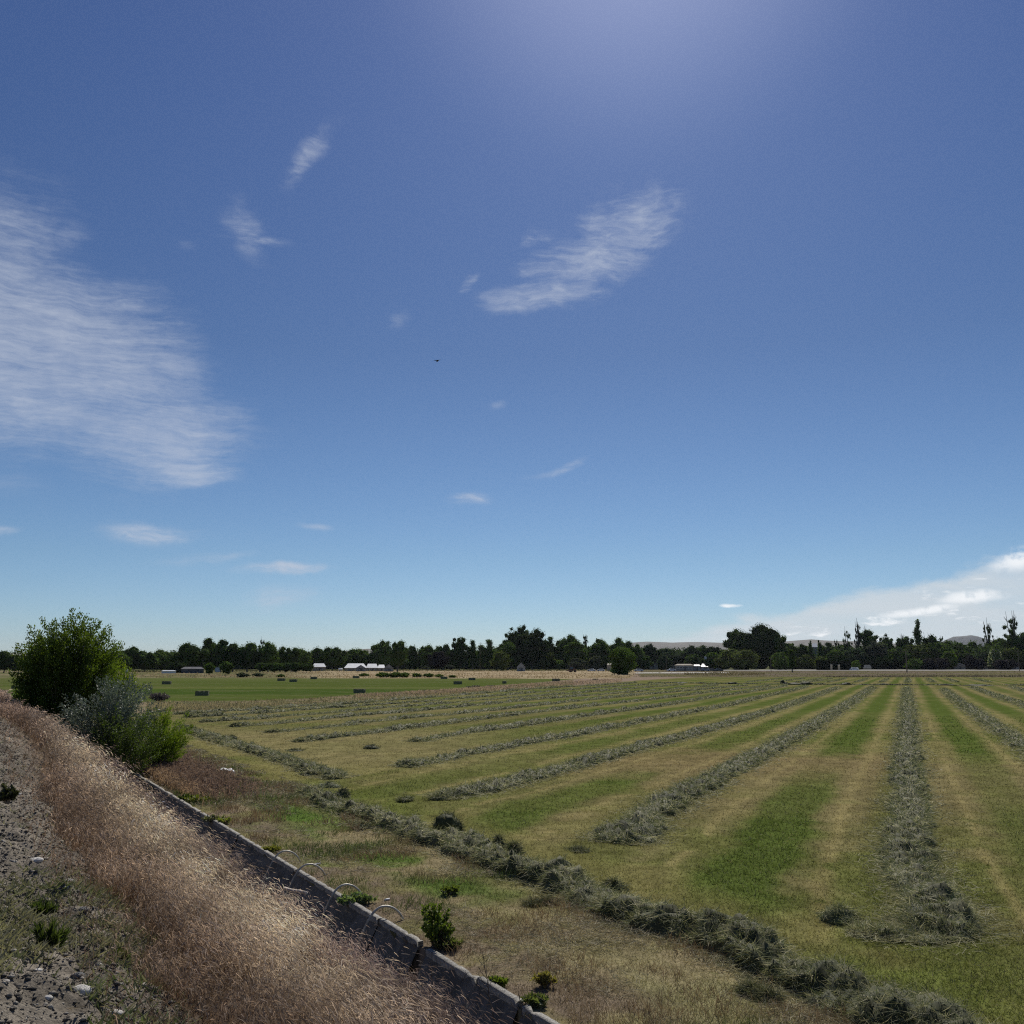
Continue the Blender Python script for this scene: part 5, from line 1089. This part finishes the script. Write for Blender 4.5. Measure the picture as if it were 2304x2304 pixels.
for q, a in enumerate([(80, 1938, 30, 12, 'long pale stone on the upper stony bank', M_PALEROCK, .9), (146, 1998, 18, 7, 'small flat pale stone in the middle of the stony bank', M_PALEROCK, .1), (152, 1985, 26, 11, 'brownish stone just above a small flat pale one', M_ROCK, .2),
    (186, 2049, 24, 11, 'dark stone in the middle of the bank', M_DARKROCK, -.3), (226, 2001, 20, 6, 'thin pale stone at the edge of the dry grass', M_PALEROCK, -.6), (222, 2175, 17, 12, 'rounded grey stone among green weeds', M_ROCK, .4), (177, 2200, 24, 16, 'two toned dark round stone among green weeds', M_DARKROCK, .2),
    (83, 2185, 20, 8, 'small white stone left of the green tuft bottom', M_PALEROCK, .0), (181, 2236, 38, 24, 'biggest pale rough stone at the bottom left', M_PALEROCK, .3), (108, 2248, 20, 12, 'white stone left of the biggest rough one', M_PALEROCK, -.4), (262, 2281, 26, 11, 'flat white stone low at the bottom', M_PALEROCK, -.3),
    (386, 2209, 13, 6, 'tiny white stone at the dry grass edge', M_PALEROCK, .1), (257, 2114, 11, 6, 'small white stone at the middle of the bank edge', M_PALEROCK, 0), (46, 1788, 11, 5, 'small white stone near the crest by the left edge', M_PALEROCK, 0), (30, 1940, 14, 6, 'flat pale stone near the left edge', M_PALEROCK, .2), (12, 2210, 16, 8, 'pale stone at the left edge near the bottom', M_ROCK, .2), (278, 2145, 9, 5, 'tiny pale stone left of the rust coloured grass', M_PALEROCK, 0)]):
    rock(a[0], a[1], a[2], a[3], a[4], a[5], 900+q, a[6])
# bleached stick in the grass, white scraps
def stick(pts, r, label, mat, name, cat, lift=.0):
    P = np.array([hit_bank(*q) for q in pts]); c = P.mean(0); P[:, 2] += lift; t = MB().tube(P-c, r, 7).build(name, mat, None, smooth=True, loc=tuple(c)); tag(t, label, cat)
stick([(638, 2051), (655, 2057), (672, 2059), (688, 2063)], .022, 'bleached bent stick lying in the dry grass left of the tubes', M_PINKWOOD, 'fallen_stick', 'stick', .30)
stick([(706, 1949), (713, 1947), (721, 1946)], .016, 'short white pipe scrap beyond the second tube', M_WHITE, 'pipe_scrap', 'pipe scrap', .02)
stick([(865, 2029), (870, 2027), (876, 2026)], .014, 'short white pipe scrap lying right of the third tube', M_WHITE, 'pipe_scrap', 'pipe scrap', .02)
for q, (x, y, x2, y2, lb) in enumerate([(496, 1737, 503, 1733, 'left white scrap of a heap beside the dark soil patch'), (505, 1734, 514, 1739, 'middle white scrap of a heap beside the dark soil patch'), (517, 1734, 524, 1741, 'right white scrap of a heap beside the dark soil patch')]):
    a = ground(x, y); b = ground(x2, y2); c = (a+b)/2; v = (b-a)/2; B = MB().box((0, 0, .05), (np.linalg.norm(v)*2, .10, .05), rz=math.atan2(v[1], v[0])); o = B.build('white_scrap', M_WHITE, None, loc=tuple(c)); tag(o, lb, 'scrap', 'white scraps at the field edge')

# ------------------------------------------------------------------ grass: dry cheatgrass on the bank
def band_samples(N, nlo, nhi, slo, shi, pw=1.7):
    """random places on the bank, denser near the camera"""
    out = []; tot = 0
    while tot < N:
        n = rng.uniform(nlo, nhi, N*3); u = rng.random(N*3); s = slo + (shi-slo)*u**2.1
        P = from_ns(n, s, 0); d = np.hypot(P[:, 0], P[:, 1]); px, py = project(np.concatenate([P[:, :2], bank_z(n, s, False)[:, None]], 1))
        k = (px > -160) & (px < 2460) & (py < 2520) & (P[:, 1] > 1.5); w_ = np.minimum(1, (9/np.maximum(d, 4))**pw)*(.25+1.2*(s-slo)/(shi-slo))
        keep = k & (rng.random(N*3) < np.clip(w_*1.2, 0, 1)); out.append(np.stack([n, s], -1)[keep]); tot += keep.sum()
    return np.concatenate(out)[:N]
NS = band_samples(60000, -4.3, -1.02, -5.5, 70)
n, s = NS[:, 0], NS[:, 1]; edge = -3.75+.35*sstep(s, 6, 12)-1.2*sstep(s, 17, 20)+.55*(fbm(XY(n*0, s), .9, 3, 301)-.5)
keep = (n > edge) | (rng.random(len(n)) < .10*(n > -4.2)); keep &= ~((s > 27) & (n > -3.2) & (s < 29)); n, s = n[keep], s[keep]
tuft = fbm(XY(n, s), 3.2, 3, 302); n, s, tuft = n[tuft > .34], s[tuft > .34], tuft[tuft > .34]
P = from_ns(n, s, 0); P[:, 2] = np.where(n > -.95, .04-(n+.95)*(-1.2), bank_z(n, s))-.01; P[:, 2] = np.where(n > -.95, .04-1.5*(n+.95), P[:, 2]); N = len(P); d = np.hypot(P[:, 0], P[:, 1])
big = fbm(XY(n, s), .8, 3, 303); h_ = (.17+.20*big+.14*rng.random(N))*(.6+.4*sstep(n, -3.9, -3.3)); h_ *= (.42+.58*sstep(n, -1.1, -2.0))*(.55+.95*sstep(tuft, .36, .62))
lean = np.stack([rng.normal(size=N)*.25+.22*NN[0], rng.normal(size=N)*.25+.1, np.ones(N)], -1); lean /= np.linalg.norm(lean, axis=1)[:, None]
T = lean*h_[:, None]; Bd = np.stack([rng.normal(size=N)*.07+.05, rng.normal(size=N)*.07-.02, -rng.uniform(.02, .08, N)], -1)*(h_/.35)[:, None]
pale = np.exp(-((n+2.6+.25*(big-.5)*4)/.50)**2)*(.30+.70*sstep(s+2*(big-.5), -2.5, 2.0)); purple = np.maximum(sstep(n+.9*(big-.5), -2.4, -1.7), .75*sstep(s, .5, -3)*sstep(n, -3.2, -2.2)); red = sstep(n, -3.0, -3.6)
cst = lerp(np.array((.165, .115, .085)), np.array((.21, .165, .115)), rng.random(N)); cst = lerp(cst, (.17, .10, .065), red*.5); cst = lerp(cst, (.13, .09, .085), purple*.7)
chd = lerp((.25, .20, .165), (.72, .61, .45), np.clip(pale*1.0+.15*rng.random(N), 0, 1)); chd = lerp(chd, (.235, .18, .172), np.maximum(purple, sstep(s, 9, 22)*.75)*.85); chd = lerp(chd, (.26, .18, .125), red*.45)
patch = fbm(XY(n, s), 1.6, 3, 305); chd = chd*((.12+1.8*patch)*(.55+.85*sstep(tuft, .36, .6)))[:, None]*(.6+.9*rng.random(N)**2)[:, None]
B = Bl(); B.add(P, T, Bd, np.maximum(.0022, d*.00034), cst)
tip = P+.85*T+.7*Bd
for k in range(6):
    f = .52+.10*k; q = P+f*T+Bd*f*f; rr = rng.normal(size=(N, 3)); T2 = (rr*.6+np.array([.2, -.05, .15]))*.024+Bd*.15; T2 *= (1+.02*d)[:, None]; T2[:, 2] -= .006
    B.add(q+rng.normal(size=(N, 3))*.006, T2, np.stack([0*d, 0*d, -.014*(1+.02*d)], -1), np.maximum(.0048, d*.00055)*rng.uniform(.7, 1.3, N), chd*rng.uniform(.75, 1.2, (N, 1)))
# leaf litter at the foot of the stems
N2 = 26000; q = rng.integers(0, N, N2); P2 = P[q]+rng.normal(size=(N2, 3))*np.array([.05, .05, 0]); a = rng.uniform(0, 6.28, N2); ln = rng.uniform(.05, .14, N2)
B.add(P2, np.stack([np.cos(a)*ln, np.sin(a)*ln, rng.uniform(.02, .08, N2)], -1), np.zeros((N2, 3)), np.maximum(.003, d[q]*.0004), lerp((.20, .13, .08), (.30, .22, .13), rng.random(N2)))
o = B.obj('dry_grass', M_DRY); tag(o, 'dry reddish and straw coloured cheatgrass covering the slope above the ditch', 'dry grass', kind='stuff')
# far end of the bank, the lone field edge and dry patch past the ditch
N = 15000; n = rng.uniform(.25, 3.0, N); s = rng.uniform(14, 34, N); w_ = sstep(s, 15, 19)*sstep(n, 2.6, 1.4)*sstep(s, 34, 28); kk = rng.random(N) < w_; n, s = n[kk], s[kk]; P = from_ns(n, s, 0); N = len(P); d = np.hypot(P[:, 0], P[:, 1])
B = Bl(); h_ = rng.uniform(.15, .38, N); T = np.stack([rng.normal(size=N)*.25, rng.normal(size=N)*.25, np.ones(N)], -1)*h_[:, None]
cc = lerp((.15, .105, .085), (.24, .18, .14), rng.random(N)); cc = lerp(cc, (.34, .25, .16), sstep(n, .9, .3)[:]*.7); B.add(P, T, rng.normal(size=(N, 3))*.05, d*.0006, cc)
for k in range(2): B.add(P+T*.8, rng.normal(size=(N, 3))*.05, np.tile((0, 0, -.02), (N, 1)), d*.0008, cc*1.1)
# weedy strip between the fields (pixel band followed on the ground) and other tall far grass
def px_scatter(N, xs, ylo, yhi): 
    x = rng.uniform(xs[0], xs[-1], N); a = np.interp(x, xs, ylo); b = np.interp(x, xs, yhi); y = a+(b-a)*rng.random(N); d0 = raydir(0, 0)
    u = (x-1152)/FPX; v = (y-1152)/FPX; yy = math.cos(TH)+v*math.sin(TH); zz = math.sin(TH)-v*math.cos(TH); t = -EYE/zz; return x, y, np.stack([u*t, yy*t, 0*t], -1)
for (N, xs, lo, hi, hh, c0, c1) in [
    (15000, [330, 560, 700, 868, 1000, 1110, 1204, 1290], [1580, 1578, 1572, 1559, 1553, 1544, 1538, 1530], [1606, 1594, 1586, 1576, 1566, 1557, 1549, 1544], (.05, .22), (.15, .155, .07), (.36, .32, .19)),
    (7000, [800, 1000, 1204, 1400], [1563, 1553, 1538, 1527], [1570, 1561, 1546, 1536], (.08, .28), (.28, .22, .15), (.42, .34, .25)),
    (7000, [60, 700, 1420], [1511, 1511, 1509], [1524, 1526, 1527], (.1, .4), (.20, .17, .10), (.36, .29, .17)),
    (9000, [1420, 1800, 2360], [1509, 1509, 1509], [1523.5, 1523.5, 1523.5], (.05, .18), (.13, .13, .06), (.23, .21, .12)),
    (900, [1540, 1640, 1720], [1516, 1513, 1516], [1519, 1521, 1518], (.2, .7), (.11, .10, .05), (.18, .16, .09)),
    (2200, [1860, 2100, 2360], [1523, 1521, 1520], [1524, 1524, 1524], (.15, .5), (.09, .09, .06), (.17, .15, .11)),
    (3500, [60, 700, 1430], [1512, 1507.6, 1507.6], [1515, 1510, 1510], (.4, 1.1), (.08, .09, .04), (.14, .14, .07))]:
    x, y, P = px_scatter(N, xs, lo, hi); d = np.hypot(P[:, 0], P[:, 1]); h_ = rng.uniform(*hh, N); cl = fbm(XY(P[:, 0], P[:, 1]), .12, 3, 311); kk = rng.random(N) < sstep(cl, .32, .55)+.25
    P, d, h_, cl = P[kk], d[kk], h_[kk], cl[kk]; N = len(P); T = np.stack([rng.normal(size=N)*.3, rng.normal(size=N)*.3, np.ones(N)], -1)*h_[:, None]
    B.add(P, T, rng.normal(size=(N, 3))*.06, d*.0009, lerp(c0, c1, np.clip(rng.random(N)*.7+cl*.4, 0, 1))*(.8+.45*cl[:, None]))
o = B.obj('tall_weeds', M_DRY); tag(o, 'tall dry weeds in strips at the edges of the fields', 'weeds', kind='stuff')

# green and straw blades over the near field
def field_blades(N, ymin, ymax, name, label, hlo, hi_, wk, mat, flat=False, colf=None, seed=1, nmin=.12):
    iy = rng.uniform(1/ymax, 1/ymin, N); yw = 1/iy; az_ = rng.uniform(-math.tan(math.radians(33)), math.tan(math.radians(33)), N); x = yw*az_
    n, s = to_ns(x, yw); k = n > nmin; x, yw, n, s = x[k], yw[k], n[k], s[k]; N = len(x); P = np.stack([x, yw, .0*x], -1)
    return P, n, s, N
P, n, s, N = field_blades(330000, 8.2, 60, '', '', 0, 0, 0, None)
P[:, 2] = .10*(fbm(P[:, :2], .35, 3, 50)-.5)*sstep(P[:, 1], 400, 60)+.05*(fbm(P[:, :2], 2.2, 3, 51)-.5)*sstep(np.hypot(P[:, 0], P[:, 1]), 60, 20)*sstep(n, .1, .6); P[:, 2] *= sstep(n, .05, .5); P[:, 2] -= .005
c = field_col(P[:, 0], P[:, 1]); d = np.hypot(P[:, 0], P[:, 1]); gr = np.clip((c[:, 1]/np.maximum(c[:, 0], .01)-.85)/.8, 0, 1)
h_ = rng.uniform(.02, .055, N)*(1+.6*gr)*(1+.012*d); T = np.stack([rng.normal(size=N)*.8, rng.normal(size=N)*.8, np.ones(N)*rng.uniform(.3, 1, N)], -1); T *= (h_/np.linalg.norm(T, axis=1))[:, None]
cb_ = c*rng.uniform(.75, 1.65, (N, 1)); st = (rng.random(N) < .22*(1-gr)); cb_ = np.where(st[:, None], lerp(cb_, (.34, .29, .18), .6), cb_)
B = Bl(); B.add(P, T, rng.normal(size=(N, 3))*.012, np.maximum(.003, d*.00042)*(1+.5*gr), cb_)
o = B.obj('field_stubble', M_PLANT); tag(o, 'short green alfalfa regrowth and tan stubble over the near field', 'stubble', kind='stuff')
# loose straw lying between the ditch and the lumpy row
N = 110000; n = rng.uniform(.15, 3.6, N); s = -3+40*rng.random(N)**1.9; P = from_ns(n, s, 0); d = np.hypot(P[:, 0], P[:, 1]); cl = fbm(P[:, :2], 1.1, 4, 330)
kk = rng.random(N) < sstep(cl, .38, .62)*(.4+.6*sstep(n, .5, 1.5)); P, n, s, d = P[kk], n[kk], s[kk], d[kk]; N = len(P); P[:, 2] = .02+rng.random(N)*.04+.10*(fbm(P[:, :2], .35, 3, 50)-.5)
a = rng.uniform(0, 6.28, N); ln = rng.uniform(.05, .17, N); cc = lerp((.17, .135, .08), (.52, .46, .32), rng.random(N)**1.6); cc = lerp(cc, (.18, .19, .11), (rng.random(N) < .3)*.8)
B = Bl(); B.add(P, np.stack([np.cos(a)*ln, np.sin(a)*ln, rng.uniform(-.01, .05, N)], -1), rng.normal(size=(N, 3))*.025, np.maximum(.003, d*.0004), cc)
# upright green and brown tufts in that strip
N = 46000; n = rng.uniform(.12, 3.2, N); s = -3+38*rng.random(N)**1.6; P = from_ns(n, s, 0); d = np.hypot(P[:, 0], P[:, 1]); cl = fbm(P[:, :2], 1.5, 3, 340); kk = cl > .52; P, n, s, d, cl = P[kk], n[kk], s[kk], d[kk], cl[kk]; N = len(P); g1 = sstep(fbm(P[:, :2], .5, 3, 341), .42, .55)
h_ = rng.uniform(.04, .13, N)*(.6+cl); T = np.stack([rng.normal(size=N)*.45, rng.normal(size=N)*.45, np.ones(N)], -1)*h_[:, None]; B.add(P, T, rng.normal(size=(N, 3))*.02, np.maximum(.003, d*.0005), lerp(lerp((.20, .13, .08), (.28, .21, .13), rng.random(N)), lerp((.07, .11, .03), (.14, .18, .05), rng.random(N)), g1))
o = B.obj('loose_straw', M_HAY); tag(o, 'loose straw, stubble and small green tufts beside the ditch', 'straw', kind='stuff')

# gravel, straw bits and low grey green mats on the stony bank
N = 80000; n = rng.uniform(-6.2, -3.3, N); s = -6+24*rng.random(N)**1.8; P = from_ns(n, s, 0); P[:, 2] = bank_z(n, s)+.003; px, py = project(P)
kk = (px > -120) & (px < 560) & (rng.random(N) < sstep(n, -3.2, -3.9)); P = P[kk]; N = len(P); d = np.linalg.norm(P-np.array([0, 0, EYE]), axis=1)
oc = np.array([(1, 0, 0), (0, 1, 0), (-1, 0, 0), (0, -1, 0), (0, 0, 1), (0, 0, -1)], float); ot = np.array([(0, 1, 4), (1, 2, 4), (2, 3, 4), (3, 0, 4), (1, 0, 5), (2, 1, 5), (3, 2, 5), (0, 3, 5)])
sz = (.005+.018*rng.random(N)**4); a = rng.uniform(0, 6.28, N); sc3 = np.stack([sz*rng.uniform(.8, 1.6, N), sz, sz*rng.uniform(.4, .8, N)], -1)
V = oc[None]*(1+.25*rng.normal(size=(N, 6, 1)))*sc3[:, None]; ca, sa = np.cos(a)[:, None], np.sin(a)[:, None]; V = np.stack([V[..., 0]*ca-V[..., 1]*sa, V[..., 0]*sa+V[..., 1]*ca, V[..., 2]], -1)+P[:, None]
tone = rng.random(N)**1.6; C = lerp((.12, .108, .092), (.42, .385, .33), tone**1.5)
mesh_o = mesh_obj('gravel', V.reshape(-1, 3), [(np.arange(N)[:, None, None]*6+ot[None]).reshape(-1, 3)], M_BANK, col=np.repeat(C, 6, 0)); tag(mesh_o, 'loose grey gravel and pebbles on the stony bank', 'gravel', kind='stuff')
B = Bl(); N = 130000; n = rng.uniform(-5.6, -3.2, N); s = -6+26*rng.random(N)**1.7; P = from_ns(n, s, 0); P[:, 2] = bank_z(n, s); px, py = project(P)
m1 = sstep(py, 1940, 2040)*sstep(px, 450, 340)*(1-sstep(py+.35*px, 2160, 2215)*sstep(px, 250, 150)); cl = fbm(XY(n, s), 3.0, 3, 350); pr = m1*sstep(cl, .30, .50)+.05*sstep(cl, .5, .6)
kk = (px > -150) & (rng.random(N) < pr); P = P[kk]; N = len(P); g1 = fbm(P, 1.4, 3, 351); d = np.linalg.norm(P-np.array([0, 0, EYE]), axis=1); h_ = rng.uniform(.012, .045, N)
h_ = h_*1.7; T = np.stack([rng.normal(size=N)*.9, rng.normal(size=N)*.9, np.ones(N)], -1)*h_[:, None]; B.add(P, T, np.zeros((N, 3)), rng.uniform(.007, .014, N), lerp(lerp((.17, .17, .105), (.29, .27, .18), rng.random(N)), (.09, .13, .045), sstep(g1, .45, .62)*rng.random(N)))
N = 9000; n = rng.uniform(-4.8, -3.2, N); s = -6+30*rng.random(N)**1.7; P = from_ns(n, s, 0); P[:, 2] = bank_z(n, s)+.01; kk = rng.random(N) < sstep(n, -4.8, -3.5); P = P[kk]; N = len(P); a = rng.uniform(0, 6.28, N); ln = rng.uniform(.03, .11, N)
B.add(P, np.stack([np.cos(a)*ln, np.sin(a)*ln, rng.uniform(-.01, .03, N)], -1), rng.normal(size=(N, 3))*.01, np.full(N, .0035), lerp((.24, .18, .12), (.42, .35, .25), rng.random(N)))
o = B.obj('ground_weeds', M_PLANT); tag(o, 'low grey green mat of small weeds and dead straw on the stony bank', 'ground weeds', kind='stuff')

# ------------------------------------------------------------------ the air
HAZE = 1.8e-5
hb = MB().box((0, 3850, 104.5), (13500, 8300, 213)).build('haze', bpy.data.materials.new('air')); m = hb.data.materials[0]; m.use_nodes = True; m.node_tree.nodes.clear(); q = NT(m.node_tree)
v = q.n('ShaderNodeVolumePrincipled'); v.inputs['Color'].default_value = (.80, .88, 1.0, 1); v.inputs['Density'].default_value = HAZE; v.inputs['Anisotropy'].default_value = .35
oo = q.n('ShaderNodeOutputMaterial'); q.nt.links.new(v.outputs[0], oo.inputs['Volume']); tag(hb, 'thin pale air over the whole valley', 'haze', kind='stuff')
